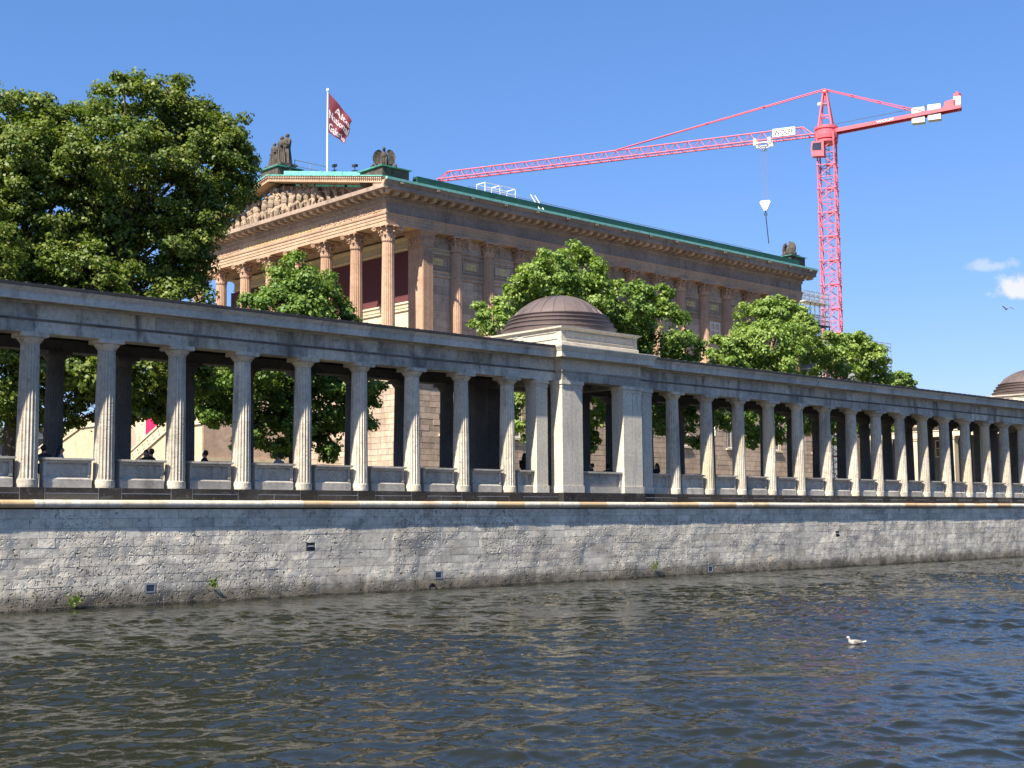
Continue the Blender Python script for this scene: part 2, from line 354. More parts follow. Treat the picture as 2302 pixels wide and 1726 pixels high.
# ------------------------------------------------------------------ quay wall
quay = thing('quay_wall', 'long pitted limestone river wall under the colonnade, rising from the water', 'wall', (30, -.7, 0))
obj('mortar_core', MB().box(-60, 160, -.735, .6, -3.2, 3.10), M['mortar'], quay)
DRAINS = [(10.13, 4), (43.74, 4), (3.9, 8), (16.08, 8), (32.89, 9)]    # x, course
blk = []
for i in range(12):
    z1 = 3.10 - .30*i; z0 = z1 - .30; x = -9.0 + random.random()
    cuts = sorted(d[0] for d in DRAINS if d[1] == i)
    while x < 93:
        w = random.uniform(.45, 1.15) * (1.25 if i > 9 else 1)
        for c in cuts:
            if x < c-.19 < x+w+.25: w = c-.19-x
            if abs(x-(c-.19)) < 1e-4: x = c+.19
        blk.append((x, x+w, z0, z1)); x += w
blk = [b for b in blk if b[1]-b[0] > .12]
near = sorted([b for b in blk if b[1] > -1.6 and b[3] > -.1], key=lambda b: (Vector(((b[0]+b[1])/2, -.75, b[2]))-CAM).length)
ind = set(near[:296]); far = MB()
for b in blk:
    j = random.uniform(-.004, .004) - (.05 if b[3] < .4 else 0) - (.03 if b[3] < .15 else 0); gp = .006
    a = (b[0]+gp, b[1]-gp, -.75+j, -.60, b[2]+gp*.8, b[3]-gp*.8)
    if b in ind: block('stone_block', M['quay'], quay, *a)
    else: far.box(*a)
obj('stone_courses', far, M['quay2'], quay, kind='stuff')
for k, (x, i) in enumerate(DRAINS):
    z1 = 3.10-.30*i; f = MB(); y = -.76
    if i == 4:
        f.box(x-.185, x+.185, -.738, -.5, z1-.30, z1)
        obj('drain_opening', f, M['black'], quay)
        obj('drain_pipe', MB().tube((x-.12, -.742, z1-.14), (x+.13, -.742, z1-.14), .03, n=6), M['steel'], quay)
    else:
        f.box(x-.185, x-.14, y, -.6, z1-.3, z1).box(x+.14, x+.185, y, -.6, z1-.3, z1).box(x-.14, x+.14, y, -.6, z1-.05, z1).box(x-.14, x+.14, y, -.6, z1-.3, z1-.25)
        b = obj('outlet_box', f, M['steel'], quay); obj('grille', MB().box(x-.14, x+.14, -.742, -.6, z1-.25, z1-.05).box(x-.09, x+.09, -.752, -.742, z1-.2, z1-.11), M['glass'], b)
pp = MB(); c0 = (15.70, 0, .08)
pr = [(.13, -1.05), (.17, -1.05), (.17, -.6), (.13, -.6)]
vs = []; 
for j, (r, y) in enumerate([(.135, -.72), (.135, -.84), (.175, -.84), (.175, -.6)]):
    for t in range(16): vs.append((c0[0]+r*math.cos(2*PI*t/16), y, c0[2]+r*math.sin(2*PI*t/16)))
pp.add(vs, [(j*16+t, j*16+(t+1)%16, (j+1)*16+(t+1)%16, (j+1)*16+t) for j in range(3) for t in range(16)] + [tuple(range(16))])
obj('outfall_pipe', pp, M['black'], quay)
# rounded coping stones
prof = [(-.44, 3.14), (-.78, 3.14)] + [(-.80+.125*math.cos(PI/2+PI*(10-i)/10)*1.0, 3.265+.125*math.sin(PI/2+PI*(10-i)/10)) for i in range(11)] + [(-.44, 3.39)]
cop = MB().px([(y, z-3.265) for y, z in prof], -.5, .5).mesh('coping'); cop.materials.append(M['coping'])
x = -9.3; stones = 0
while x < 93:
    w = random.uniform(.75, 1.75); o = obj('coping_stone', cop, None, quay, (x+w/2, random.uniform(-.008, .008), 3.265+random.uniform(-.006,.006)), 0, (w-.008, 1, 1)); x += w

# ------------------------------------------------------------------ colonnade
SP = 2.558; ZB = 3.78
def shaft_mesh(r0, r1, h, flutes, ent, depth, name, rows=7, n4=4):
    k = n4; pat = [0, .75, 1.0, .75] if k == 4 else [0, 1]
    pr = []
    for j in range(rows):
        t = j/(rows-1); pr.append((r0+(r1-r0)*t**ent, h*t))
    return MB().lathe(pr, (0,0,0), flutes*k, lambda i, r: r*(1-depth*pat[i % k]))
def drum(z0, z1):
    f = lambda z: .342+(.288-.342)*(z/4.22)**1.35
    return MB().lathe([(f(z), z) for z in np.linspace(z0, z1, 5)], (0,0,0), 80, lambda i, r: r*(1-.095*(0, .75, 1.0, .75)[i % 4]))
shaft_me = drum(0, 2.12).mesh('shaft'); shaft_me.materials.append(M['column'])
drum_me = drum(2.126, 4.22).mesh('upper_drum'); drum_me.materials.append(M['column'])
base_me = MB().lathe([(.36, 0), (.365, .05), (.36, .24), (.335, .262)], n=28).mesh('base_drum'); base_me.materials.append(M['column'])
cp = MB().lathe([(.288, 0), (.30, .015), (.295, .03), (.31, .05), (.355, .10), (.40, .16), (.415, .20), (.40, .215)], n=28).box(-.43, .43, -.43, .43, .215, .3495)
cap_me = cp.mesh('capital'); cap_me.materials.append(M['column'])
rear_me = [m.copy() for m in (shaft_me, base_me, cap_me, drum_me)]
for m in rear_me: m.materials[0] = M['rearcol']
def column(parent, x, y):
    if y > 1:
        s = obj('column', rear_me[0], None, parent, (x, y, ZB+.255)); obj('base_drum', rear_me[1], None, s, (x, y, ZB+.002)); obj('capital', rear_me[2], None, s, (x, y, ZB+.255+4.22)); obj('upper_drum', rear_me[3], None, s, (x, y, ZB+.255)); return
    s = obj('column', shaft_me, None, parent, (x, y, ZB+.255), random.choice((0, PI/2, PI)) )
    obj('base_drum', base_me, None, s, (x, y, ZB+.002)); obj('capital', cap_me, None, s, (x, y, ZB+.255+4.22)); obj('upper_drum', drum_me, None, s, (x, y, ZB+.255))
par_me = MB()
par_me.box(-.86, .86, -.06, .16, .0, .86)
par_me.box(-.86, .86, -.165, -.06, .0, .27).px([(-.06,.27),(-.15,.27),(-.13,.30),(-.10,.33),(-.06,.34)], -.86, .86)
par_me.box(-.86, -.74, -.135, -.06, .342, .78).box(.74, .86, -.135, -.06, .342, .78).box(-.86, .86, -.135, -.06, .78, .86)
par_me.torus((0, -.06, .56), .165, .04, (0,1,0), 22, 6).ell((0, -.06, .56), (.05,.04,.05), 8, 4)
par_me.box(-.74, -.55, -.085, -.06, .42, .72).box(.55, .74, -.085, -.06, .42, .72)
par_me = par_me.mesh('parapet'); par_me.materials.append(M['parapet'])
pc_me = MB().box(-.90, .90, -.19, .22, .86, .875).box(-.93, .93, -.225, .24, .875, .94).mesh('cap_slab'); pc_me.materials.append(M['parapet'])
def parapet(parent, xc, w, y=0.0):
    o = obj('parapet', par_me, None, parent, (xc, y, ZB+.003), 0, (w/1.86, 1, 1)); c = obj('cap_slab', pc_me, None, o, (xc, y, ZB+.003))
beam_p = [(.34,8.605),(-.32,8.605),(-.32,8.975),(.34,8.975)]
tn_p = [(.3,8.978),(-.36,8.978),(-.36,9.005),(-.375,9.01),(-.375,9.044),(.3,9.046)]
corn_p = [(.2,9.502),(-.33,9.502),(-.36,9.54),(-.36,9.59),(-.74,9.585),(-.78,9.55),(-.78,9.79),(-.80,9.795),(-.805,9.82),(-.83,9.845),(-.86,9.885),(-.885,9.92),(-.89,9.945),(.2,9.945)]
def unit(pr, z0): return MB().px([(y, z-z0) for y, z in pr], -.5, .5)
beam_me = unit(beam_p, 8.605).mesh('architrave'); beam_me.materials.append(M['beam'])
fr_me = MB().box(-.5, .5, -.32, .30, 0, .452).mesh('frieze'); fr_me.materials.append(M['beam'])
co_me = unit(corn_p, 9.50).mesh('cornice'); co_me.materials.append(M['cornice'])
front_en = (beam_me, fr_me, co_me)
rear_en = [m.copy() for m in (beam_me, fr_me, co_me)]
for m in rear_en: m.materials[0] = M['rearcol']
def entab(parent, x0, x1, beams, yoff=0.0, flip=False):
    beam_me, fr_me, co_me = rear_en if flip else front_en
    rz = PI if flip else 0
    for a, b in zip(beams[:-1], beams[1:]):
        obj('architrave_beam', beam_me, None, parent, ((a+b)/2, yoff, 8.605), rz, (b-a-.010, 1, 1))
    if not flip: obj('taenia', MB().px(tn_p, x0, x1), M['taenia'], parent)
    x = x0
    while x < x1-.05:
        w = random.uniform(.7, 1.9); w = w if x+w < x1-.5 else x1-x
        obj('frieze_block', fr_me, None, parent, (x+w/2, yoff+random.uniform(-.004,.004), 9.048), rz, (w-.010, 1, 1)); x += w
    x = x0
    while x < x1-.05:
        w = random.uniform(1.7, 3.2); w = w if x+w < x1-1 else x1-x
        obj('cornice_block', co_me, None, parent, (x+w/2, yoff, 9.50), rz, (w-.006, 1, 1)); x += w
def plinth_run(parent, xs, x0, x1):
    edges = [x0]
    for x in xs: edges += [x-.40, x+.40]
    edges.append(x1)
    core = MB().box(x0, x1, -.485, .4, 3.39, 3.765); obj('plinth_core', core, M['pale_mortar'], parent)
    for a, b, pier in zip(edges[:-1], edges[1:], [i % 2 for i in range(len(edges))]):
        if b-a < .1: continue
        if pier: block('plinth_stone', M['plinth'], parent, a+.014, b-.014, -.51, .3, 3.393, 3.776)
        else:
            block('plinth_stone', M['plinth'], parent, a+.014, b-.014, -.50, .3, 3.612, 3.772)
            m = a+(b-a)*random.uniform(.35,.65)
            if random.random() < .3: block('plinth_stone', M['plinth'], parent, a+.014, m-.014, -.50, .3, 3.393, 3.585); block('plinth_stone', M['plinth'], parent, m+.014, b-.014, -.50, .3, 3.393, 3.585)
            else: block('plinth_stone', M['plinth'], parent, a+.014, b-.014, -.50, .3, 3.393, 3.585)
YR = 3.9
def wing(label, xs, x0, x1, par, seats):
    t = thing('colonnade', label, 'colonnade', ((x0+x1)/2, YR/2, ZB), 'fluted riverside colonnades')
    for x in xs: column(t, x, 0); column(t, x, YR)
    for a, b in par: parapet(t, (a+b)/2, b-a)
    mids = [x0] + [x for x in xs if x0+.6 < x < x1-.6] + [x1]
    entab(t, x0, x1, mids); entab(t, x0, x1, mids, YR, True)
    r = MB().px([(-.90,9.948),(-.93,9.95),(-.94,10.045),(1.95,10.27),(YR+.94,10.045),(YR+.93,9.948)], x0-.0, x1+.0)
    x = x0+.6
    rf = obj('roof', r, M['roof'], t)
    sm = MB()
    while x < x1-.3: sm.tube((x,-.93,10.052),(x,1.95,10.277),.018,n=5); x += .62
    obj('roof_seam', sm, M['roof'], rf)
    obj('ceiling', MB().box(x0, x1, .36, YR-.36, 9.06, 9.14), M['ceil'], t)
    plinth_run(t, xs, x0, x1)
    return t
xl = [i*SP for i in range(-3, 9)]; xr = [31.19+i*SP for i in range(15)]
PX0, PX1 = 23.0, 28.15
pl = [(a+.42, b-.42) for a, b in zip(xl[:-1], xl[1:])] + [(xl[-1]+.42, 21.83)]
prr = [(28.2, xr[0]-.42)] + [(a+.42, b-.42) for a, b in zip(xr[:-1], xr[1:])] + [(xr[-1]+.42, 68.55)]
def anta(t, x0, x1):
    for y0, y1 in ((-.35, .32), (YR-.32, YR+.35)):
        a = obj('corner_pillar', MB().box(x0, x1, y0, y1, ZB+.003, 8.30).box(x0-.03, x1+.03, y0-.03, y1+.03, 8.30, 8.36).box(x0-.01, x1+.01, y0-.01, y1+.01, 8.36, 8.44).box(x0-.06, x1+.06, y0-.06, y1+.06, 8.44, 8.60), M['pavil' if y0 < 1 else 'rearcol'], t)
        obj('base_course', MB().box(x0-.035, x1+.035, y0-.035, y1+.035, ZB+.004, ZB+.30), M['pavil'], a)
cl = wing('nearer colonnade wing of fluted columns, left of the brown dome', xl, -9.2, PX0+.02, pl, True); anta(cl, 21.84, 22.5)
cr_ = wing('long colonnade wing receding to the right of the brown dome', xr, PX1-.02, 70.2, prr, True); anta(cr_, 28.65, 29.3); anta(cr_, 68.6, 69.26)

def pavilion(label, cx):
    x0, x1, y0, y1 = cx-2.575, cx+2.575, -.75, YR+.75
    t = thing('domed_pavilion', label, 'pavilion', (cx, (y0+y1)/2, ZB), 'domed pavilions on the colonnade')
    for a in (x0, x1-1.25):
        for b in (y0, y1-.70):
            p = MB()
            for q0, q1 in ((a, a+.61), (a+.64, a+1.25)): p.box(q0, q1, b, b+.70, ZB+.003, 8.31)
            p.box(a+.60, a+.65, b+.04, b+.66, ZB+.003, 8.31).box(a-.02, a+1.27, b-.02, b+.72, 8.31, 8.36).box(a-.01, a+1.26, b-.01, b+.71, 8.36, 8.44).box(a-.055, a+1.305, b-.055, b+.755, 8.44, 8.60)
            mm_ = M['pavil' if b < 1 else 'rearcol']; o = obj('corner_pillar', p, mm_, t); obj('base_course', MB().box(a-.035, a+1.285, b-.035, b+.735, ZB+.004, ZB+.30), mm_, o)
    obj('parapet', MB().box(x0+1.28, x1-1.28, -.52, -.30, ZB+.003, ZB+.86).box(x0+1.28, x1-1.28, -.62, -.52, ZB+.003, ZB+.28).torus((cx, -.52, ZB+.56), .165, .04, (0,1,0), 22, 6).box(x0+1.28, x0+1.4, -.60, -.52, ZB+.285, ZB+.80).box(x1-1.4, x1-1.28, -.60, -.52, ZB+.285, ZB+.80).box(x0+1.28, x1-1.28, -.60, -.52, ZB+.802, ZB+.86).box(x0+1.26, x1-1.26, -.66, -.26, ZB+.862, ZB+.94), M['parapet'], t)
    R = (x0+.02, x1-.02, y0+.02, y1-.02)
    obj('architrave', MB().ring([(-.66,8.605),(0,8.605),(0,8.985),(.045,8.99),(.045,9.06),(-.66,9.06)], *R, close=True), M['beam'], t)
    obj('frieze', MB().ring([(-.6,9.063),(.0,9.063),(.0,9.55),(-.6,9.55)], *R, close=True), M['pavil'], t)
    obj('cornice', MB().ring([(-.5,9.552),(.03,9.552),(.06,9.61),(.42,9.60),(.46,9.57),(.46,9.82),(.48,9.825),(.50,9.88),(.55,9.97),(.57,10.03),(.57,10.06),(-.5,10.09)], *R, close=True), M['pavil'], t)
    obj('ceiling', MB().box(x0+.6, x1-.6, y0+.6, y1-.6, 9.08, 9.16), M['ceil'], t)
    A = (cx-2.46, cx+2.46, (y0+y1)/2-2.58, (y0+y1)/2+2.58)
    at = obj('attic', MB().ring([(.05,10.09),(.05,10.30),(0,10.33),(0,10.82),(.03,10.84),(.05,10.87),(.12,10.90),(.13,10.98),(-.6,11.0)], *A).box(A[0]+.1, A[1]-.1, A[2]+.1, A[3]-.1, 10.9, 10.985), M['pavil'], t)
    pn = MB()
    for a, b in ((A[0]+.25, A[1]-.25),):
        for y, s in ((A[2], -1), (A[3], 1)):
            yy = sorted((y, y+s*.035)); pn.box(a, b, *yy, 10.44, 10.47).box(a, b, *yy, 10.73, 10.76).box(a, a+.03, *yy, 10.47, 10.73).box(b-.03, b, *yy, 10.47, 10.73)
    for x, s in ((A[0], -1), (A[1], 1)):
        xx = sorted((x, x+s*.035))
        for a, b in ((A[2]+.25, (A[2]+A[3])/2-.15), ((A[2]+A[3])/2+.15, A[3]-.25)): pn.box(*xx, a, b, 10.44, 10.47).box(*xx, a, b, 10.73, 10.76).box(*xx, a, a+.03, 10.47, 10.73).box(*xx, b-.03, b, 10.47, 10.73)
    obj('panel_moulding', pn, M['pavil'], at)
    cy = (y0+y1)/2
    for r0, r1, z0, z1 in ((2.64, 2.58, 11.0, 11.27), (2.52, 2.44, 11.27, 11.50), (2.36, 2.28, 11.50, 11.70), (2.22, 2.14, 11.70, 11.88)):
        obj('dome_step', MB().lathe([(r0-.3, z0-.02), (r0-.06, z0-.02), (r0-.03, z1-.06), (r0+.01, z1-.055), (r0+.01, z1-.02), (r1-.3, z1)], (cx, cy, 0), 48), M['dome'], t)
    dr, dh, z0 = 2.12, .98, 11.87; Rs = (dr*dr+dh*dh)/(2*dh); N = 24
    pan = MB(); seam = MB(); pts = []
    for j in range(9):
        a = math.asin(dr/Rs)*(1-j/8); pts.append((Rs*math.sin(a), Rs*math.cos(a)-(Rs-dh)))
    vs = []
    for r, z in pts:
        for s in (-1, 0, 1): vs.append((r*math.cos(s*PI/N), r*math.sin(s*PI/N), z))
    pan.add(vs, [(j*3+s, j*3+s+1, j*3+s+4, j*3+s+3) for j in range(8) for s in range(2)])
    pm = pan.mesh('roof_panel', True); pm.materials.append(M['dome'])
    for (ra, za), (rb, zb) in zip(pts[:-1], pts[1:]): seam.tube((ra, 0, za+.008), (max(rb,.01), 0, zb+.008), .022, n=5)
    sm = seam.mesh('seam'); sm.materials.append(M['dome'])
    for k in range(N):
        o = obj('roof_panel', pm, None, t, (cx, cy, z0), 2*PI*k/N); q = obj('seam', sm, None, o, (cx, cy, z0)); q.rotation_euler = (0, 0, PI/N)
    xs = MB().box(x0-.01, x1+.01, -.82, .35, 3.392, 3.765); obj('plinth_core', xs, M['pale_mortar'], t)
    for a, b in ((x0-.05, x0+.6), (x0+.61, x0+1.35), (x0+1.36, cx), (cx+.01, x1-1.36), (x1-1.35, x1-.61), (x1-.6, x1+.05)): block('plinth_stone', M['plinth'], t, a+.006, b-.006, -.84, .35, 3.393, 3.778)
pavilion('stone pavilion with square pillars and brown dome in the middle of the colonnade', (PX0+PX1)/2)
pavilion('farther pavilion whose brown dome is cut by the right edge of the picture', 72.8)

# ------------------------------------------------------------------ museum
MX0, MX1, MY0, MY1 = 40.35, 92.3, 34.05, 62.1
mu = thing('museum', 'large sandstone temple-like museum with pediment and green copper roof edge behind the trees', 'museum', (66, 48, 3.7))
# basement with ashlar
BX0, BY0, ZP = 40.1, 32.04, 13.25
obj('basement', MB().box(BX0+.03, 93.0, BY0+.03, 64.1, 3.4, ZP-.3), M['mcrust'], mu)
WINB = [44.1+3.33*k+.3 for k in range(0, 15, 2)]
base = []
for i in range(22):
    z1 = 12.75-.425*i; z0 = z1-.425; off = (i % 2)*.62
    x = BX0-off
    while x < 93:
        w = random.uniform(1.05, 1.45); a, b = max(x, BX0), min(x+w, 93); x += w
        segs = [(a, b)]
        for wx in WINB:
            if z1 > 8.55 and z0 < 12.5:
                segs = [s for (p, q) in segs for s in ((p, min(q, wx-.72)), (max(p, wx+.72), q)) if s[1]-s[0] > .08]
        base += [('x', p, q, z0, z1) for p, q in segs if q-p > .08]
    y = BY0-off
    while y < 43.2:
        w = random.uniform(1.05, 1.45); a, b = max(y, BY0), min(y+w, 43.2); y += w
        if b-a > .1: base.append(('y', a, b, z0, z1))
def bpos(b): return Vector(((b[1]+b[2])/2, BY0, b[3])) if b[0] == 'x' else Vector((BX0, (b[1]+b[2])/2, b[3]))
vis = sorted([b for b in base if b[3] > 4.8], key=lambda b: (bpos(b)-CAM).length)
ind = set(vis[:296]); far = MB()
for b in base:
    j = random.uniform(0, .02)
    if b[0] == 'x': a = (b[1]+.012, b[2]-.012, BY0-.03-j, BY0+.1, b[3]+.012, b[4]-.012)
    else: a = (BX0-.03-j, BX0+.1, b[1]+.012, b[2]-.012, b[3]+.012, b[4]-.012)
    if b in ind: block('ashlar_block', M['museum'], mu, *a)
    else: far.box(*a)
obj('ashlar_courses', far, M['museum2'], mu, kind='stuff')
obj('basement_cornice', MB().ring([(0,12.75),(.1,12.8),(.12,12.95),(.28,13.0),(.3,13.2),(-.9,13.25),(-.9,12.75)], BX0, 93.0, BY0, 64.1, close=True), M['museum'], mu)
obj('water_table', MB().ring([(.02,5.9),(.14,5.95),(.14,6.08),(.02,6.14)], BX0, 93.0, BY0, 64.1), M['museum'], mu)
def window(parent, xc, y, z0, z1, hw, bars=1):
    w = obj('window', MB().box(xc-hw, xc-hw+.1, y-.02, y+.1, z0, z1).box(xc+hw-.1, xc+hw, y-.02, y+.1, z0, z1).box(xc-hw+.1, xc+hw-.1, y-.02, y+.1, z1-.1, z1).box(xc-hw+.1, xc+hw-.1, y-.02, y+.1, z0, z0+.1).box(xc-.04, xc+.04, y-.01, y+.09, z0+.1, z1-.1).box(xc-hw+.1, xc-.04, y, y+.08, z0+(z1-z0)*.62, z0+(z1-z0)*.62+.07).box(xc+.04, xc+hw-.1, y, y+.08, z0+(z1-z0)*.62, z0+(z1-z0)*.62+.07), M['frame'], parent)
    obj('pane', MB().box(xc-hw+.08, xc+hw-.08, y+.05, y+.07, z0+.08, z1-.08), M['glass'], w)
    return w
for wx in WINB:
    window(mu, wx, BY0+.02, 8.75, 12.3, .60); obj('window_sill', MB().box(wx-.85, wx+.85, BY0-.2, BY0+.1, 8.58, 8.74), M['cream'], mu)
obj('temple_floor', MB().box(MX0-.45, MX1+.2, MY0-.5, MY1+.5, 13.25, 13.42), M['museum'], mu)
# cella walls behind the columns
WY = 34.78
obj('cella_wall', MB().box(44.9, MX1-.2, WY+.04, MY1-.75, 13.42, 24.0), M['museum'], mu)
bl = 0
for k in range(14):
    a0, a1 = 44.1+3.33*k+.42, 44.1+3.33*(k+1)-.42
    i = 0; z = 20.75
    while z > 13.45:
        h = .62; z0 = max(z-h, 13.43)
        ed = [a0, (a0+a1)/2+random.uniform(-.5,.5), a1] if (i+k) % 2 else [a0, a1]
        for p, q in zip(ed[:-1], ed[1:]):
            if k in (10, 12) and z > 18.4 and z0 < 20.7: 
                xc = (a0+a1)/2+.25
                sg = [(p, min(q, xc-.86)), (max(p, xc+.86), q)]
            else: sg = [(p, q)]
            for s, e in sg:
                if e-s > .08: block('wall_stone', M['museum'], mu, s+.008, e-.008, WY-random.uniform(0,.012), WY+.1, z0+.007, z-.007); bl += 1
        z = z0; i += 1
    if k in (10, 12):
        xc = (a0+a1)/2+.25; window(mu, xc, WY+.03, 18.6, 20.6, .74)
tab = MB().box(-1.05,1.05,-.06,0,-.52,-.44).box(-1.05,1.05,-.06,0,.44,.52).box(-1.05,-.97,-.06,0,-.44,.44).box(.97,1.05,-.06,0,-.44,.44).box(-.8,.8,-.045,0,-.32,.32)
tab_me = tab.mesh('tablet'); tab_me.materials.append(M['museum'])
band = MB().px([(0,-.22),(-.10,-.20),(-.13,-.08),(-.05,-.04),(-.05,.10),(-.14,.14),(-.16,.22),(0,.24)], -1.25, 1.25).mesh('string_course'); band.materials.append(M['museum'])
sw = MB().torus((0,-.03,.05), .34, .07, (0,1,0), 14, 5).box(-1.1,1.1,-.01,0,-.62,.62)
for s in (-1, 1):
    for q in range(7): t = q/6; sw.ell((s*(.42+.55*t), -.03, .25-.42*math.sin(PI*t)), (.09,.06,.09), 6, 4)
sw_me = sw.mesh('swag_relief'); sw_me.materials.append(M['museum'])
def strokes(seed, w=1.25, rows=(.13, -.13), h=.19):
    r = random.Random(seed); b = MB()
    for j, z in enumerate(rows):
        n = r.randint(5, 8); ww = w*(.62+.38*r.random())
        for i in range(n):
            x = -ww/2+ww*(i+.5)/n; u = ww/n*.33; ty = r.randint(0, 3)
            b.box(x-u, x-u+.035, -.062, -.046, z-h/2, z+h/2)
            if ty != 0: b.box(x-u+.035, x+u, -.062, -.046, z+h/2-.035, z+h/2)
            if ty > 1: b.box(x+u-.035, x+u, -.062, -.046, z-h/2, z+h/2-.035)
            if ty == 1: b.box(x-u+.035, x+u*.7, -.062, -.046, z-.02, z+.02)
            if ty == 3: b.box(x-u+.035, x+u-.035, -.062, -.046, z-h/2, z-h/2+.035)
    return b
for k in range(14):
    xc = 44.1+3.33*(k+.5)
    t = obj('tablet', tab_me, None, mu, (xc, WY, 21.95)); obj('gilt_lettering', strokes(k), M['gilt'], t, (xc, WY, 21.95))
    obj('string_course', band, None, mu, (xc, WY, 21.0)); obj('string_course', band, None, mu, (xc, WY, 22.72)); obj('swag_relief', sw_me, None, mu, (xc, WY, 23.45))
# columns with leafy capitals
def cor_cap(r, h, W_):
    b = MB(); b.lathe([(r*1.04, 0), (r*1.10, .03), (r*1.02, .06), (r*.98, .1), (r*1.02, h*.6), (r*1.25, h*.86)], n=18)
    def leaf(th, z0, hh, wd, outw, rr):
        n = 5; vs = []; ca, sa = math.cos(th), math.sin(th)
        for i in range(n+1):
            t = i/n; z = z0 + hh*math.sin(min(t, .86)*PI/2/.86) - (.16*hh if t > .9 else 0); o = rr + outw*(t**2.2) + .02
            hwid = wd*(1-.15*t-.55*t**5)*(1.0 if i % 2 else .84)
            for s, dd in ((-1, -.03), (0, .035), (1, -.03)): vs.append((ca*(o+dd)-sa*hwid*s, sa*(o+dd)+ca*hwid*s, z))
        b.add(vs, [(i*3+s, i*3+s+1, i*3+s+4, i*3+s+3) for i in range(n) for s in range(2)])
    for k in range(8):
        leaf(2*PI*(k+.5)/8, .08, h*.36, r*.40, .22, r); leaf(2*PI*k/8, .08, h*.60, r*.40, .30, r)
    for k in range(4):
        th = PI/4+PI/2*k; ca, sa = math.cos(th), math.sin(th)
        for t in range(6): b.tube((ca*(r*1.05+.09*t), sa*(r*1.05+.09*t), h*(.5+.07*t)), (ca*(r*1.05+.09*(t+1)), sa*(r*1.05+.09*(t+1)), h*(.5+.07*(t+1)) if t < 5 else h*.9), .055, n=5)
        c = Vector((ca*(r*1.05+.60), sa*(r*1.05+.60), h*.80)); b.torus(c, .13, .05, (-sa, ca, 0), 10, 5); b.ell(c, (.07,.07,.07), 6, 4)
        t2 = th+PI/4; b.ell((math.cos(t2)*r*1.55, math.sin(t2)*r*1.55, h*.9), (.12,.12,.12), 6, 4)
    pr = []
    for k in range(4):
        th = PI/4+PI/2*k
        for d, q in ((-.10, 1.0), (.10, 1.0), (.45, .80), (PI/4, .745), (PI/2-.45, .80)):
            pr.append((W_*1.40*q*math.cos(th+d), W_*1.40*q*math.sin(th+d)))
    b.ext(pr, (0,0,h*.9), (1,0,0), (0,1,0), (0,0,h*.10))
    return b
ccap = cor_cap(.43, 1.22, .70).mesh('capital'); ccap.materials.append(M['mcol'])
csh = shaft_mesh(.52, .435, 8.95, 20, 1.4, .10, 'shaft').mesh('shaft'); csh.materials.append(M['mcol'])
cba = MB().box(-.72,.72,-.72,.72,0,.14).lathe([(.70,.14),(.73,.2),(.70,.27),(.62,.29),(.60,.33),(.64,.36),(.62,.41),(.53,.43)], n=24).mesh('column_base'); cba.materials.append(M['mcol'])
def mcolumn(x, y):
    s = obj('column', csh, None, mu, (x, y, 13.42+.40)); obj('column_base', cba, None, s, (x, y, 13.422)); obj('capital', ccap, None, s, (x, y, 13.42+.40+8.93))
for k in range(8): mcolumn(40.93, 34.56+3.87*k)
for k in range(1, 14): mcolumn(44.12+3.33*k, 34.60)
# fluted corner antae
for ax in (43.62, 90.3):
    fl = MB().box(ax, ax+1.0, 33.92, 35.6, 13.42, 22.75)
    for q in range(8): fl.box(ax+.03+q*.122, ax+.03+q*.122+.075, 33.86, 33.92, 13.9, 22.5)
    a = obj('corner_pillar', fl, M['mcol'], mu)
    obj('capital', MB().ring([(.02,22.75),(.08,22.8),(.03,22.9),(.04,23.5),(.22,23.85),(.26,23.98),(-.3,23.98)], ax, ax+1.0, 33.9, 35.6), M['mcol'], a)
    lv = MB()
    for q in range(5):
        for rr, zz, hh in ((.06, 22.95, .42), (.10, 23.3, .45)):
            xx = ax+.1+.2*q+(.1 if rr > .08 else 0); lv.add([(xx-.09, 33.86, zz), (xx+.09, 33.86, zz), (xx+.08, 33.80, zz+hh*.7), (xx-.08, 33.80, zz+hh*.7), (xx, 33.68, zz+hh)], [(0,1,2,3), (3,2,4)])
            yy = 33.95+.34*q; lv.add([(ax-.05, yy-.12, zz), (ax-.05, yy+.12, zz), (ax-.11, yy+.1, zz+hh*.7), (ax-.11, yy-.1, zz+hh*.7), (ax-.22, yy, zz+hh)], [(0,1,2,3), (3,2,4)])
    obj('acanthus_leaves', lv, M['mcol'], a)
# portico back wall with oxblood fields
obj('portico_wall', MB().box(44.22, 45.2, 35.3, 61, 13.42, 24.0), M['cream'], mu)
for k in range(7):
    y0, y1 = 34.56+3.87*k+(.85 if k == 0 else .13), 34.56+3.87*(k+1)-.13
    obj('wall_field', MB().box(44.18, 44.22, y0, y1, 18.95, 22.85), M['redwall'], mu)
    obj('field_frame', MB().box(44.16, 44.23, y0-.06, y0, 18.9, 22.9).box(44.16, 44.23, y1, y1+.06, 18.9, 22.9), M['dcopper'], mu)
obj('portico_moulding', MB().py([(44.23,18.93),(43.95,18.93),(43.92,18.80),(44.0,18.74),(44.05,18.5),(44.1,18.46),(44.1,18.3),(44.23,18.28)], 35.3, 61), M['cream'], mu)
obj('portico_frieze', MB().py([(44.23,22.9),(44.05,22.9),(44.0,23.02),(44.12,23.05),(44.12,23.6),(43.95,23.7),(43.92,23.85),(44.23,23.88)], 35.3, 61), M['cream'], mu)
obj('portico_ceiling', MB().box(41.3, 44.9, 34.7, 61.5, 24.02, 24.2), M['mcrust'], mu)
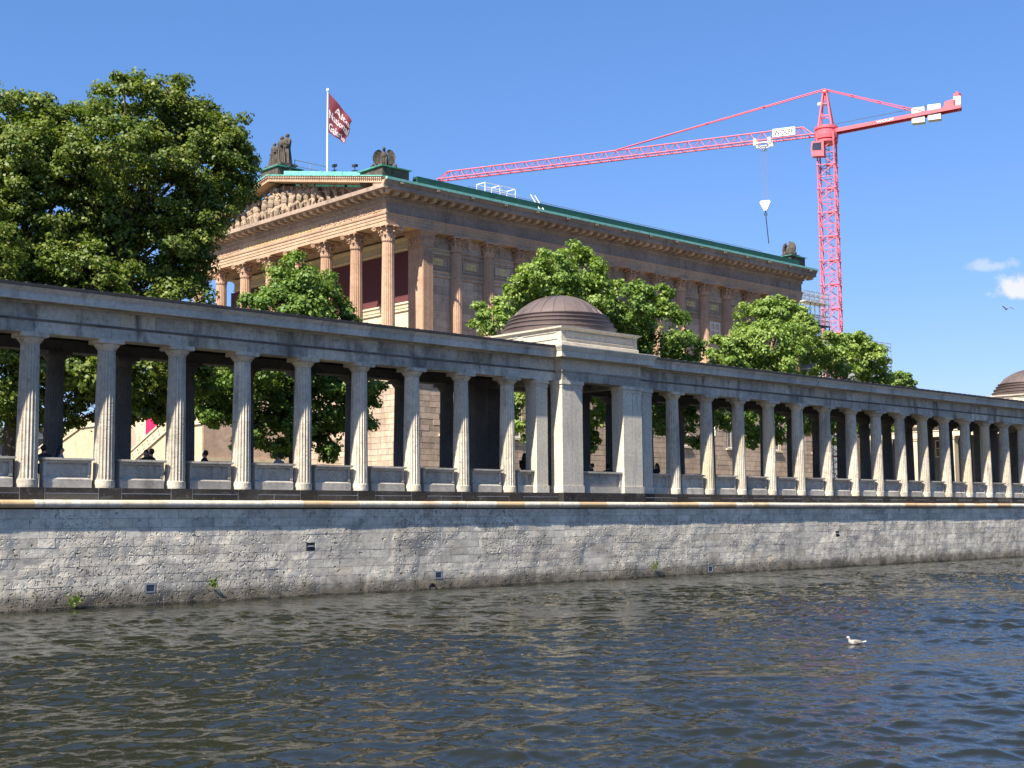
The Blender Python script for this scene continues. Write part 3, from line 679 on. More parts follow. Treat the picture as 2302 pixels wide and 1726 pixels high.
# entablature
R = (MX0, MX1, MY0, MY1)
obj('architrave', MB().ring([(-1.15,24.0),(0,24.0),(0,24.24),(.04,24.245),(.04,24.47),(.08,24.475),(.08,24.68),(.13,24.70),(.16,24.80),(-.2,24.81)], *R), M['mfront'], mu)
obj('frieze', MB().ring([(0,24.79),(0,25.62)], *R), M['mcrust'], mu)
obj('cornice', MB().ring([(-.1,25.6),(.05,25.61),(.10,25.72),(.10,25.90),(.22,25.92),(.24,26.02),(.24,26.28),(1.02,26.30),(1.06,26.32),(1.06,26.62),(1.02,26.63),(-.4,26.66)], *R), M['mcrust'], mu)
dn = MB()
for q in range(int((MX1-MX0)/.19)): dn.box(MX0+.19*q, MX0+.19*q+.11, MY0-.19, MY0-.09, 25.74, 25.89)
for q in range(int((MY1-MY0)/.19)): dn.box(MX0-.19, MX0-.09, MY0+.19*q, MY0+.19*q+.11, 25.74, 25.89)
obj('dentil_row', dn, M['museum2'], mu, kind='stuff')
md = MB().px([(-.2,0),(-.74,.0),(-.86,.08),(-.88,.2),(-.2,.2)], -.17, .17).box(-.2,.2,-.93,-.2,.2,.262).mesh('modillion'); md.materials.append(M['museum'])
q = MX0-.5
while q < MX1+1: obj('modillion', md, None, mu, (q, MY0, 26.03)); q += .885
q = MY0-.5
while q < MY1+1: obj('modillion', md, None, mu, (MX0, q, 26.03), -PI/2); q += .885
# side gutter and parapet of copper
sy = MB().px([(MY0-1.06,26.63),(MY0-1.10,26.66),(MY0-1.16,26.80),(MY0-1.22,26.90),(MY0+.3,26.92),(MY0+.3,26.63)], MX0-1.0, MX1+1.1); obj('gutter_moulding', sy, M['mcrust'], mu)
obj('gutter_edge', MB().px([(MY0-1.0,26.92),(MY0-1.26,26.91),(MY0-1.28,27.09),(MY0-1.0,27.10)], MX0-.9, MX1+1.14), M['palecopper'], mu)
obj('roof_kerb', MB().px([(MY0-.85,27.0),(MY0-.88,27.68),(MY0-.3,27.72),(MY0-.3,27.0)], MX0+2.2, MX1-1.5), M['dcopper'], mu)
sp = MB().ell((0,-.06,0), (.11,.16,.14), 8, 5).tube((0,-.2,.02), (0,-.34,-.10), .06, n=6).mesh('waterspout'); sp.materials.append(M['statue'])
for k in range(16): obj('waterspout', sp, None, mu, (MX0+.4+3.42*k, MY0-1.20, 26.74))
# pediment
SL = (30.02-26.98)/((MY1-MY0)/2+1.16); YC = (MY0+MY1)/2
ty = MB().ext([(MY0-.2, 26.6), (MY1+.2, 26.6), (YC, 29.5)], (MX0+.25,0,0), (0,1,0), (0,0,1), (.5,0,0)); obj('tympanum', ty, M['mcrust'], mu)
zr = lambda y: 26.60 + SL*(min(y-MY0+1.16, MY1+1.16-y))
for s in (0, 1):
    pr1 = [(MX0+.3,0),(MX0-.30,0),(MX0-.34,-.02),(MX0-1.06,.0),(MX0-1.06,.24),(MX0+.3,.25)]
    pr2 = [(MX0+.3,.25),(MX0-1.08,.25),(MX0-1.14,.33),(MX0-1.20,.43),(MX0+.3,.44)]
    pr3 = [(MX0+.3,.44),(MX0-1.24,.44),(MX0-1.25,.52),(MX0+.3,.53)]
    ya = MY0-1.1 if s == 0 else MY1+1.1
    d = (0, YC-ya, SL*abs(YC-ya)); o = (0, ya, 26.60+SL*.06)
    obj('raking_cornice', MB().ext(pr1, o, (1,0,0), (0,0,1), d), M['mfront'], mu); obj('raking_moulding', MB().ext(pr2, o, (1,0,0), (0,0,1), d), M['mcol'], mu); obj('verge_flashing', MB().ext(pr3, o, (1,0,0), (0,0,1), d), M['copper'], mu)
    if s == 0:
        a, b = MY0+2.4, YC-1.45
        obj('roof_upstand', MB().ext([(a, zr(a)+.53), (b, zr(b)+.53), (b, zr(b)+.94), (a, zr(a)+.86)], (MX0-.55,0,0), (0,1,0), (0,0,1), (.06,0,0)), M['copper'], mu)
        st = MB()
        q = a
        while q < b: st.box(MX0-.57, MX0-.55, q, q+.03, zr(q)+.55, zr(q)+.88); q += .45
        obj('standing_seam', st, M['copper'], mu)
eg = MB(); q = MY0-.9
while q < MY1+.9:
    z = 26.60+SL*(min(q-MY0+1.1, MY1+1.1-q))+SL*.06; eg.box(MX0-1.19, MX0-1.08, q, q+.11, z+.27, z+.41); q += .24
obj('antefix_row', eg, M['museum2'], mu, kind='stuff')
roof = MB().ext([(MY0-.4,26.95),(YC,29.9),(MY1+.4,26.95)], (MX0+.8,0,0), (0,1,0), (0,0,1), (MX1-MX0-.9,0,0)); obj('roof', roof, M['dcopper'], mu)
# pediment figures
def relief(h, lean, seed):
    r = random.Random(seed); b = MB(); w = h*.20
    def limb(p, q, a, c): b.tube(p, q, a, c, 7); b.ell(q, (c*1.1,)*3, 6, 4)
    hip = Vector((0, 0, h*.42)); ch = hip + Vector((0, lean*h*.35, h*.34)); hd = ch + Vector((-.06*h, lean*h*.10, h*.19))
    b.ell((hip+ch)/2, (w*.7, w*.95, h*.24), 9, 6, Matrix.Rotation(-lean*.8, 3, 'X')); b.ell(ch, (w*.7, w*1.05, h*.13), 9, 6); b.ell(hd, (h*.075, h*.07, h*.095), 8, 6); limb(ch, hd, h*.05, h*.05)
    for s in (-1, 1):
        kn = hip + Vector((-w*r.uniform(.3,1.0), s*w*.5 - lean*h*r.uniform(.05,.35), -h*r.uniform(.08,.24))); ft = kn + Vector((w*r.uniform(-.2,.3), -lean*h*r.uniform(0,.3), -h*.2)); ft.z = max(ft.z, .03)
        limb(hip, kn, h*.10, h*.075); limb(kn, ft, h*.07, h*.045)
        sh = ch + Vector((0, s*w*.95, h*.06)); el = sh + Vector((-w*.4, s*h*r.uniform(.02,.18), h*r.uniform(-.2,.12))); hn = el + Vector((-w*.3, r.uniform(-.2,.2)*h, h*r.uniform(-.12,.2)))
        limb(sh, el, h*.055, h*.045); limb(el, hn, h*.042, h*.03)
    for k in range(5):
        y = r.uniform(-.28,.28)*h; b.tube((-.02, y, 0), hip + Vector((-w*.3, y*.3, r.uniform(-.1,.15)*h)), h*.06, h*.03, 6)
    return b
ys = np.linspace(MY0+2.0, MY1-2.0, 25)
for i, y in enumerate(ys):
    top = zr(y)-.12-26.66; h = min(top*1.08, 2.55)*random.uniform(.88, 1.0); h = max(h, .42); s = 1 if y < YC else -1
    ln = random.uniform(-.5,.5) if h > 1.7 else s*random.uniform(.5, 1.3)
    f = obj('relief_figure', relief(h/(1+.1*abs(ln)), ln, i), M['relief'], mu, (MX0-.10, y, 26.67))
# inscription and arabesques on the front frieze
def text_mesh(body, size, ext=0.0, bold=0.0):
    c = bpy.data.curves.new('lettering', 'FONT'); c.body = body; c.size = size; c.extrude = ext; c.offset = bold; c.resolution_u = 2
    o = bpy.data.objects.new('lettering', c); C.objects.link(o); dg = bpy.context.evaluated_depsgraph_get(); dg.update()
    me = bpy.data.meshes.new_from_object(o.evaluated_get(dg)); bpy.data.objects.remove(o); bpy.data.curves.remove(c)
    V = np.array([v.co[:] for v in me.vertices]); F = [tuple(p.vertices) for p in me.polygons]; bpy.data.meshes.remove(me); return V, F
V, F = text_mesh('DER DEUTSCHEN KUNST MDCCCLXXI', .60, .02, .0)
wd = V[:,0].max(); sx = 10.6/wd
P = [(MX0-.025-p[2], 53.2-p[0]*sx, 24.98+p[1]) for p in V]
obj('gilt_inscription', MB().add(P, F), M['letters'], mu, kind='stuff')
ar = MB(); r = random.Random(5)
for a, b in ((MY0+.5, 42.0), (53.9, MY1-.5)):
    y = a
    while y < b:
        ar.torus((MX0-.01, y+.3, 25.2+r.uniform(-.06,.06)), r.uniform(.14,.24), .05, (1,0,0), 10, 5); ar.ell((MX0-.02, y+.02, 25.15+r.uniform(-.12,.2)), (.06,.13,.10), 6, 4); ar.tube((MX0-.02, y, 25.0), (MX0-.02, y+.5, 25.4+r.uniform(-.1,.1)), .04, n=5); y += .62
obj('arabesque_relief', ar, M['mfront'], mu, kind='stuff')
obj('front_frieze', MB().box(MX0-.012, MX0-.002, MY0+.01, MY1-.01, 24.83, 25.58), M['mfront'], mu)
# pedestals on the roof
def pedestal(x0, x1, y0, y1, z0, z1):
    o = obj('pedestal', MB().box(x0, x1, y0, y1, z0, z1), M['statue'], mu); obj('copper_cap', MB().ring([(-.3,z1+.002),(.16,z1+.01),(.18,z1+.06),(-.7,z1+.18)], x0, x1, y0, y1).box(x0+.3,x1-.3,y0+.3,y1-.3,z1+.003,z1+.16), M['copper'], o)
pedestal(MX0-.9, MX0+1.3, YC-1.15, YC+1.35, 29.6, 30.72); pedestal(MX0-.85, MX0+1.6, MY0-.62, MY0+2.05, 26.95, 27.98); pedestal(90.2, 92.6, MY0-.3, MY0+2.2, 27.0, 28.2); pedestal(MX0-.85, MX0+1.6, MY1-2.05, MY1+.62, 26.95, 27.98)
rl = MB()
for z in (28.3, 28.75): rl.tube((MX0+9.5, 36, z), (88.6, 36, z), .028, n=5)
q = MX0+9.5
while q < 88.7: rl.tube((q, 36, 27.2), (q, 36, 28.75), .025, n=5); q += 2.35
obj('roof_railing', rl, M['steel'], mu)
rl = MB()
for z in (31.45, 31.95): rl.tube((41.97, YC+.3, z), (45.1, YC+.3, z), .03, n=5)
for x in (41.97, 43.5, 45.1): rl.tube((x, YC+.3, 29.8), (x, YC+.3, 31.95), .03, n=5)
obj('roof_railing', rl, M['steel'], mu)

# ------------------------------------------------------------------ statues, flag and fittings on the museum roof
def draped(b, c, h, lean, seed):
    r = random.Random(seed); c = Vector(c); n = 14; pr = []
    prof = [(.30,0),(.27,.12),(.235,.3),(.205,.46),(.19,.56),(.215,.66),(.235,.76),(.20,.83),(.085,.865),(.075,.89)]
    vs = []
    for R, z in prof:
        for i in range(n):
            t = 2*PI*i/n; k = R*(1+.10*math.sin(i*2.1+seed+z*3)*(1 if z < .6 else .3)); vs.append(c+Vector((k*.8*math.cos(t)*h*.72+lean[0]*z*h, k*math.sin(t)*h*.72+lean[1]*z*h, z*h)))
    m = len(prof); b.add(vs, [(j*n+i, j*n+(i+1)%n, (j+1)*n+(i+1)%n, (j+1)*n+i) for j in range(m-1) for i in range(n)] + [tuple(range((m-1)*n, m*n))])
    hc = c+Vector((lean[0]*h, lean[1]*h, h*.94)); b.ell(hc, (h*.062, h*.058, h*.075), 10, 7); b.ell(hc+Vector((h*.015, 0, h*.02)), (h*.07, h*.066, h*.066), 9, 6); b.ell(hc+Vector((-h*.06, 0, -h*.005)), (h*.016, h*.012, h*.02), 5, 4)
    for s in (-1, 1):
        sh = c+Vector((lean[0]*h*.8, s*h*.155+lean[1]*h*.8, h*.79)); el = sh+Vector((-h*r.uniform(-.02,.1), s*h*r.uniform(.0,.06), -h*.17)); hn = el+Vector((-h*r.uniform(.05,.14), -s*h*r.uniform(.0,.1), h*r.uniform(-.12,.08)))
        b.tube(sh, el, h*.05, h*.042, 7); b.ell(el, (h*.044,)*3, 7, 5); b.tube(el, hn, h*.042, h*.028, 7); b.ell(hn, (h*.034,)*3, 7, 5)
    for q in range(5):
        y = r.uniform(-.17,.17)*h; b.tube(c+Vector((-h*.17, y, .02)), c+Vector((-h*.13, y*.6+lean[1]*h*.5, h*r.uniform(.35,.6))), h*.03, h*.018, 5)
    return b
st = thing('statue_group', 'blackened stone group of three robed figures standing on the pediment peak', 'statue', (MX0+.2, YC+.1, 30.96))
obj('base_slab', MB().box(MX0-.6, MX0+1.0, YC-1.05, YC+1.35, 30.955, 31.14), M['statue'], st)
for k, (y, h, ln, x) in enumerate(((.82, 2.05, (0,.02), -.1), (-.02, 2.42, (0,-.02), .0), (-.58, 2.52, (0,-.04), .1))):
    obj('robed_figure', draped(MB(), (0,0,0), h, ln, k+3), M['statue'], st, (MX0+.2+x, YC+.1+y, 31.12))
gb = MB()
gb.ell((0,0,.55), (.34,.30,.50), 10, 7).ell((-.12,0,.95), (.26,.27,.30), 10, 6).tube((-.1,0,1.1), (-.18,0,1.38), .14, .10, 7).ell((-.22,0,1.44), (.17,.12,.14), 9, 6).tube((-.36,0,1.43), (-.47,0,1.36), .07, .02, 6)
for s in (-1, 1):
    gb.tube((-.2, s*.17, .85), (-.34, s*.17, .1), .09, .06, 7).ell((-.42, s*.17, .07), (.14,.08,.07), 7, 4).ell((.1, s*.33, .28), (.32,.16,.26), 8, 5).ell((-.2, s*.36, .08), (.18,.09,.08), 7, 4)
gb.box(-.6, .7, -.95, .95, -.0, .04)
for s in (-1, 1): gb.ell((0, s*.82, .2), (.2,.13,.2), 8, 5)
wg = MB()
for s in (-1, 1):
    po = [(.34,.06),(.62,.22),(.80,.5),(.84,.82),(.76,1.12),(.60,1.34),(.38,1.44),(.22,1.36)]; pi_ = [(.20,.10),(.28,.30),(.34,.52),(.36,.74),(.34,.94),(.28,1.10),(.22,1.20),(.18,1.26)]
    vs = []
    for t, (a, b) in enumerate(zip(po, pi_)):
        f = math.sin(PI*t/7)*.12; vs += [(-.02-f, s*a[0], a[1]), (.14-f, s*a[0]*.98, a[1]*.99), (.10, s*b[0], b[1]), (.26, s*b[0], b[1])]
    n = 7; wg.add(vs, [(i*4, i*4+2, i*4+6, i*4+4) for i in range(n)] + [(i*4+1, i*4+5, i*4+7, i*4+3) for i in range(n)] + [(i*4, i*4+4, i*4+5, i*4+1) for i in range(n)] + [(i*4+2, i*4+3, i*4+7, i*4+6) for i in range(n)] + [(0,1,3,2), (n*4, n*4+2, n*4+3, n*4+1)])
    for q in range(6):
        a = Vector((-.06, s*(.30+.09*q), .20+.05*q)); b = Vector((-.10, s*(.28+.085*q), 1.26-.03*q*q)); wg.tube(a, b, .05, .03, 5)
gf = thing('winged_statue', 'dark winged beast statue on the near roof corner, left of the crane boom', 'statue', (MX0+.35, MY0+.72, 28.225), 'winged corner statues')
obj('body', gb, M['statue'], gf, (MX0+.35, MY0+.72, 28.225)); obj('wing', wg, M['statue'], gf, (MX0+.35, MY0+.72, 28.225)); gf.rotation_euler = (0, 0, .82)
g2 = dup(gf, (91.6, MY0+.9, 28.445), PI*.97, 'winged statue seen from the side on the far roof corner, beside the crane mast')
g3 = dup(gf, (MX0+.35, MY1-.72, 28.225), -.2, 'winged statue on the roof corner hidden behind the big left tree')
fp = thing('flagpole', 'white flagpole rising from the museum roof between the statues', 'flagpole', (46.35, 50.02, 29.5))
obj('pole', MB().lathe([(.085, 0), (.08, 4), (.055, 9.55)], n=10), M['white'], fp, (46.35, 50.02, 29.5)); obj('finial', MB().lathe([(.03,0),(.11,.05),(.12,.16),(.09,.26),(.02,.32)], n=10), M['white'], fp, (46.35, 50.02, 39.05))
FH = Vector((.73, -.684, 0)).normalized(); FN = Vector((-FH.y, FH.x, 0)) * -1
FO = Vector((46.35, 50.02, 38.98)) + FH*.10
FK = .0379
def flag_pt(s, t, lift=0.0):             # s along the fly, t down the hoist
    a = Vector((0, 0)); b = Vector((52.5, 66)); c = Vector((-.5, 91.5)); d = Vector((36, 118))
    p = a*(1-s)*(1-t)+b*s*(1-t)+c*(1-s)*t+d*s*t
    wv = math.sin(s*9.0+t*5.0-1)*.13*s**.6+math.sin(s*4-t*8)*.07*s
    p = p + Vector((math.sin(t*11+s*3)*1.6*s, math.sin(s*13+t*3)*1.5*s))
    return FO + FH*(p.x*FK) - Vector((0,0,1))*(p.y*FK) + FN*(wv+lift)
nn = 26; vs = []
for l in (0, .012):
    for i in range(nn+1):
        for j in range(nn+1): vs.append(flag_pt(i/nn, j/nn, l))
q = (nn+1)**2; fs = []
for l in (0, 1): fs += [(l*q+i*(nn+1)+j, l*q+(i+1)*(nn+1)+j, l*q+(i+1)*(nn+1)+j+1, l*q+i*(nn+1)+j+1) for i in range(nn) for j in range(nn)]
fl = obj('flag', MB().add(vs, fs).mesh('flag', True), M['flag']); tag(fl, 'ragged dark red flag with white lettering drooping from the roof flagpole', 'flag')
lt = MB()
for body, s0, s1, t0, t1 in (('Alte', .30, 1.0, .12, .33), ('National', .02, .98, .40, .62), ('Galerie', .02, .95, .72, .95)):
    V, F = text_mesh(body, 1.0, 0, .012); w = V[:,0].max(); h = .73
    lt.add([flag_pt(s0+(s1-s0)*p[0]/w, t1-(t1-t0)*p[1]/h, .035) for p in V], F)
obj('white_lettering', lt, M['letter'], fl)
def flood(y, z, rz, label):
    t = thing('floodlight', label, 'floodlight', (MX0-.45, y, z), 'floodlights on the green roof edge')
    obj('stand', MB().tube((0,0,0), (0,0,.32), .03, n=6).box(-.12,.12,-.22,.22,0,.03), M['black'], t, (MX0-.45, y, z)); obj('lamp_head', MB().ext([(-.14,-.1),(.16,-.07),(.16,.12),(-.14,.08)], (0,-.17,.38), (1,0,0), (0,0,1), (0,.34,0)), M['black'], t, (MX0-.45, y, z)); t.rotation_euler = (0,0,rz)
flood(45.9, zr(45.9)+.99, .3, 'small black floodlight on the green roof edge, next to the three robed figures'); flood(39.9, zr(39.9)+.97, -.2, 'small black floodlight in the middle of the green roof edge'); flood(37.3, zr(37.3)+.96, .2, 'small black floodlight next to the winged statue at the roof corner')
ld = thing('ladder', 'pale ladder leaning on the green roof edge of the museum', 'ladder', (55.2, MY0-.6, 27.06))
for dx in (-.24, .24): obj('stile', MB().tube((55.2+dx, MY0-1.0, 27.12), (54.95+dx, MY0-.2, 28.45), .03, n=5), M['white'], ld)
for k in range(5): t = (k+.5)/5; obj('rung', MB().tube((54.96-.25*t, MY0-1.0+.8*t, 27.12+1.33*t), (55.44-.25*t, MY0-1.0+.8*t, 27.12+1.33*t), .018, n=4), M['white'], ld)
rf = thing('roof_platform', 'white framed maintenance platform on the roof beneath the crane boom', 'platform', (51.8, 36, 28.2))
f = MB()
for z in (28.72, 29.22):
    for y in (35.6, 36.6): f.tube((51.4, y, z), (54.7, y, z-.0), .035, n=4)
for x in (51.4, 53.0, 54.7):
    for y in (35.6, 36.6): f.tube((x, y, 27.0), (x, y, 29.22), .035, n=4)
    f.tube((x, 35.6, 29.22), (x, 36.6, 29.22), .035, n=4)
obj('railing', f, M['white'], rf); obj('deck', MB().box(51.2, 54.9, 35.5, 36.7, 28.3, 28.42), M['counter'], rf)

# ------------------------------------------------------------------ stairs, portico garden, buildings behind
sc = thing('staircase', 'sunlit sandstone outdoor staircase with sloping balustrades seen between the left columns', 'staircase', (33, 52, 3.7))
def flank(x, ylo, zlo, yhi, zhi, yend, th=1.0):
    obj('flank_wall', MB().ext([(yend, 3.4), (yend, zhi-.9), (yhi, zhi-.9), (ylo, zlo-.9), (ylo, 3.4)], (x,0,0), (0,1,0), (0,0,1), (th,0,0)), M['stair'], sc)
    o = obj('balustrade', MB().ext([(yend, zhi-.9), (yend, zhi+.05), (yhi, zhi+.05), (ylo, zlo+.05), (ylo, zlo-.9), (yhi, zhi-.9)], (x-.04,0,0), (0,1,0), (0,0,1), (th+.08,0,0)), M['stair'], sc)
    cpn = MB()
    for dz, h in ((.05, .14), (-.9, .10)): cpn.ext([(yend, zhi+dz), (yend, zhi+dz+h), (yhi, zhi+dz+h), (ylo, zlo+dz+h), (ylo, zlo+dz), (yhi, zhi+dz)], (x-.14,0,0), (0,1,0), (0,0,1), (th+.28,0,0))
    obj('coping', cpn, M['cream'], o)
    ros = MB(); n = int(abs(ylo-yhi)/.75)
    for i in range(n): t = (i+.5)/n; ros.torus((x-.05, ylo+(yhi-ylo)*t, zlo+(zhi-zlo)*t-.42), .18, .05, (1,0,0), 9, 4)
    obj('rosette', ros, M['stair'], o)
    bk = MB()
flank(31, 56.3, 7.0, 47.6, 10.45, 43.3); flank(36.0, 91.0, 7.2, 73.5, 12.0, 64.5)
obj('side_wall', MB().box(31.05, 40.0, 43.24, 43.3, 3.4, 9.5), M['museum'], sc)
for x in (32.6, 34.3, 36.0, 37.7): obj('slit_opening', MB().box(x, x+.16, 43.2, 43.25, 5.3, 6.2), M['black'], sc)
obj('ledge', MB().box(30.9, 40.0, 43.05, 43.24, 6.9, 7.15), M['cream'], sc)
obj('terrace_wall', MB().box(34.5, 35.9, 50.5, 63.2, 3.4, 13.0), M['stair'], sc)
ah = MB(); n = 14
for R_, x, d in ((1.75, 34.30, .2), (1.5, 34.38, .12)):
    pr = [(R_*math.cos(PI*i/n), 9.2+R_*math.sin(PI*i/n)) for i in range(n+1)] + [((R_-.22)*math.cos(PI*(n-i)/n), 9.2+(R_-.22)*math.sin(PI*(n-i)/n)) for i in range(n+1)]
    ah.ext(pr, (x, 61.0, 0), (0,1,0), (0,0,1), (d,0,0)); ah.box(x, x+d, 61+R_-.22, 61+R_, 3.4, 9.2).box(x, x+d, 61-R_, 61-R_+.22, 3.4, 9.2)
a = obj('arched_niche', ah, M['stair'], sc); obj('niche_back', MB().ext([(-1.3,3.4),(1.3,3.4)]+[(1.3*math.cos(PI*i/n), 9.2+1.3*math.sin(PI*i/n)) for i in range(n+1)], (34.47, 61, 0), (0,1,0), (0,0,1), (.02,0,0)), M['museum'], a)
ba = obj('banner', MB().box(34.36, 34.40, 56.2, 58.2, 7.0, 12.0), M['magenta']); tag(ba, 'magenta banner hanging beside the arch above the staircase', 'banner')
gp = thing('garden_portico', 'cream portico with square pillars seen between the far right columns', 'portico', (93, 13, 3.7))
for y in (25.8, 22.25, 18.6, 15.0, 11.4, 7.8): 
    o = obj('pillar', MB().box(92, 92.7, y-.35, y+.35, 3.7, 9.45), M['cream'], gp); obj('capital', MB().box(91.93, 92.77, y-.42, y+.42, 9.45, 9.62).box(91.88, 92.82, y-.47, y+.47, 9.62, 9.72), M['cream'], o)
obj('entablature', MB().py([(92.75,9.73),(91.97,9.73),(91.97,10.2),(91.9,10.22),(91.9,10.6),(91.6,10.65),(91.5,10.95),(92.75,11.0)], 5.5, 27), M['cream'], gp); obj('back_wall', MB().box(97.2, 97.6, 4, 30, 3.4, 10.6), M['grey'], gp); obj('roof', MB().box(91.6, 97.7, 5.4, 27.2, 11.0, 11.1), M['roof'], gp)
wf = MB().box(97.1, 97.2, 21.95, 22.02, 8.1, 9.7).box(97.1, 97.2, 22.85, 22.92, 8.1, 9.7).box(97.1, 97.2, 22.02, 22.85, 8.1, 8.18).box(97.1, 97.2, 22.02, 22.85, 9.62, 9.7).box(97.12, 97.2, 22.4, 22.46, 8.18, 9.62).box(97.12, 97.2, 22.02, 22.85, 8.9, 8.96)
o = obj('window', wf, M['frame'], gp); obj('pane', MB().box(97.17, 97.195, 22.02, 22.85, 8.18, 9.62), M['glass'], o)
gb_ = thing('grey_building', 'dim grey building with a cornice behind the leftmost columns', 'building', (34, 128, 3.7))
obj('wall', MB().box(-6, 68, 124, 135, 3.4, 14.5), M['grey'], gb_); obj('cornice', MB().px([(124,12.4),(123.6,12.45),(123.3,12.8),(123.2,13.2),(124,13.3)], -6.5, 68.5), M['grey'], gb_)
for k in range(18): window(gb_, -3+4*k, 123.96, 7.0, 11.0, .85)
lb = thing('annex_building', 'pale low building under scaffolding behind the far end of the museum', 'building', (98.8, 44, 3.7))
obj('wall', MB().box(96.0, 101.7, 38.7, 50, 3.4, 22.2), M['cream'], lb); obj('cornice', MB().ring([(0,21.9),(.2,22.05),(.25,22.3),(-.5,22.35)], 96.0, 101.7, 38.7, 50), M['cream'], lb)
def scaffold(name_label, x0, x1, y0, y1, z0, z1, nx, ny, nz, deck=True):
    t = thing('scaffold', name_label, 'scaffold', ((x0+x1)/2, (y0+y1)/2, z0), 'scaffolds on the far roofs')
    po = MB()
    for i in range(nx+1):
        for j in range(ny+1):
            x = x0+(x1-x0)*i/nx; y = y0+(y1-y0)*j/ny; obj('upright', MB().tube((x, y, z0), (x, y, z1+.9), .055, n=5), M['steel'], t)
    for k in range(1, nz+1):
        z = z0+(z1-z0)*k/nz; r = MB()
        for dz in (0, .5, 1.0):
            for j in range(ny+1): y = y0+(y1-y0)*j/ny; r.tube((x0-.2, y, z+dz), (x1+.2, y, z+dz), .045, n=4)
            for i in range(nx+1): x = x0+(x1-x0)*i/nx; r.tube((x, y0-.2, z+dz), (x, y1+.2, z+dz), .045, n=4)
        obj('guard_rail', r, M['steel'], t)
        if deck: obj('deck', MB().box(x0-.1, x1+.1, y0-.1, y1+.1, z-.1, z-.02), M['dcloth'] if k == nz-1 else M['counter'], t)
    d = MB()
    for i in range(nx): 
        d.tube((x0+(x1-x0)*i/nx, y0, z0), (x0+(x1-x0)*(i+1)/nx, y0, z1), .04, n=4); d.tube((x0+(x1-x0)*(i+1)/nx, y0, z0), (x0+(x1-x0)*i/nx, y0, z1), .04, n=4)
    obj('cross_brace', d, M['steel'], t)
    return t
scaffold('grey scaffold between the museum end and the crane mast', 97.6, 101.9, 37.2, 38.4, 3.7, 25.0, 5, 1, 9)
tw = thing('far_tower_block', 'pale grey building corner rising beyond the rightmost green trees', 'building', (136, 62, 3.7))
obj('wall', MB().box(129, 142.3, 55.9, 68, 3.4, 23.6), M['counter'], tw); obj('cornice', MB().ring([(0,23.2),(.2,23.4),(.25,23.8),(-.5,23.85)], 129, 142.3, 55.9, 68), M['grey'], tw)
scaffold('light grey scaffold on the building corner right of the tree crowns', 138.2, 142.9, 54.3, 55.5, 3.7, 25.0, 3, 1, 10, False)

# ------------------------------------------------------------------ tower crane
KX, KY = 109.58, 41.83; DJ = Vector((-.4006, .9163, 0)); DN = Vector((.9163, .4006, 0)); UZ = Vector((0,0,1))
kr = thing('tower_crane', 'red lattice tower crane with a long boom over the museum roof', 'crane', (KX, KY, 3.7))
hw = .93; SH = 2.76
def at(u, v, z): return Vector((KX, KY, z)) + DJ*u + DN*v
sm = MB()
cs = [(-hw,-hw),(hw,-hw),(hw,hw),(-hw,hw)]
L_ = lambda i, z: DJ*cs[i%4][0]+DN*cs[i%4][1]+UZ*z
for i in range(4):
    sm.tube(L_(i,0), L_(i,SH), .088, n=6); sm.tube(L_(i,0), L_(i+1,0), .05, n=4); sm.tube(L_(i,SH/2), L_(i+1,SH/2), .04, n=4)
    sm.tube(L_(i,0), L_(i+1,SH/2), .05, n=4); sm.tube(L_(i+1,SH/2), L_(i,SH), .05, n=4)
    for z in (.0,): sm.ell(L_(i,z), (.17,.17,.16), 6, 4)
for s in (-.2, .2): sm.tube(DJ*s+DN*.35, DJ*s+DN*.35+UZ*SH, .03, n=4)
for q in range(9): sm.tube(DJ*-.2+DN*.35+UZ*(q*.3), DJ*.2+DN*.35+UZ*(q*.3), .02, n=4)
sm.ext([(-.55,-.05),(.15,-.05),(.15,.7),(-.55,.7)], UZ*.08, DJ, DN, UZ*.07)
sme = sm.mesh('mast_section'); sme.materials.append(M['red'])
for k in range(15): obj('mast_section', sme, None, kr, (KX, KY, 3.7+SH*k))
zt = 3.7+SH*15
b = MB()
for i in range(4): b.tube(at(*cs[i], zt), at(*cs[i], zt+.9), .13, n=6)
obj('climbing_frame', b.lathe([(1.25,0),(1.28,.1),(1.28,.25),(1.2,.3)], (KX,KY,zt-.15), 20), M['red'], kr)
obj('slewing_ring', MB().lathe([(1.15,0),(1.30,.05),(1.35,.45),(1.35,.95),(1.2,1.0),(1.2,1.15),(1.32,1.2),(1.32,1.5),(.9,1.55)], (KX,KY,zt+.25), 24), M['red'], kr)
cb = obj('cab', MB().ext([(.1,-1.9),(1.45,-1.8),(1.55,-.9),(1.4,-.1),(.1,-.1)], at(0,-.45,zt), DJ, UZ, -DN*1.0), M['red'], kr); obj('cab_window', MB().ext([(.35,-1.2),(1.36,-1.15),(1.4,-.85),(1.3,-.3),(.35,-.3)], at(0,-1.44,zt), DJ, UZ, -DN*.03), M['glass'], cb)
pk = at(0, 0, 51.3); a = MB()
for s, u in ((-1,-.75),(1,-.75),(-1,.75),(1,.75)): a.tube(at(u, s*.75, zt+1.6), pk+DJ*(u*.28)+DN*(s*.2)-UZ*.5, .13, .10, n=6)
for t in (.35, .7):
    z = zt+1.6+(51.3-.5-zt-1.6)*t; w = .75*(1-t)+.21*t
    for i in range(4): a.tube(at(cs[i][0]/hw*w, cs[i][1]/hw*w*.9, z), at(cs[(i+1)%4][0]/hw*w, cs[(i+1)%4][1]/hw*w*.9, z), .07, n=4)
a.ell(pk-UZ*.3, (.42,.42,.34), 8, 6); a.tube(pk-UZ*1.4, pk, .12, n=6)
obj('tower_head', a, M['red'], kr)
obj('warning_lamp', MB().box(pk.x-.5, pk.x+.2, pk.y+.2, pk.y+.7, pk.z-1.8, pk.z-1.5), M['white'], kr)
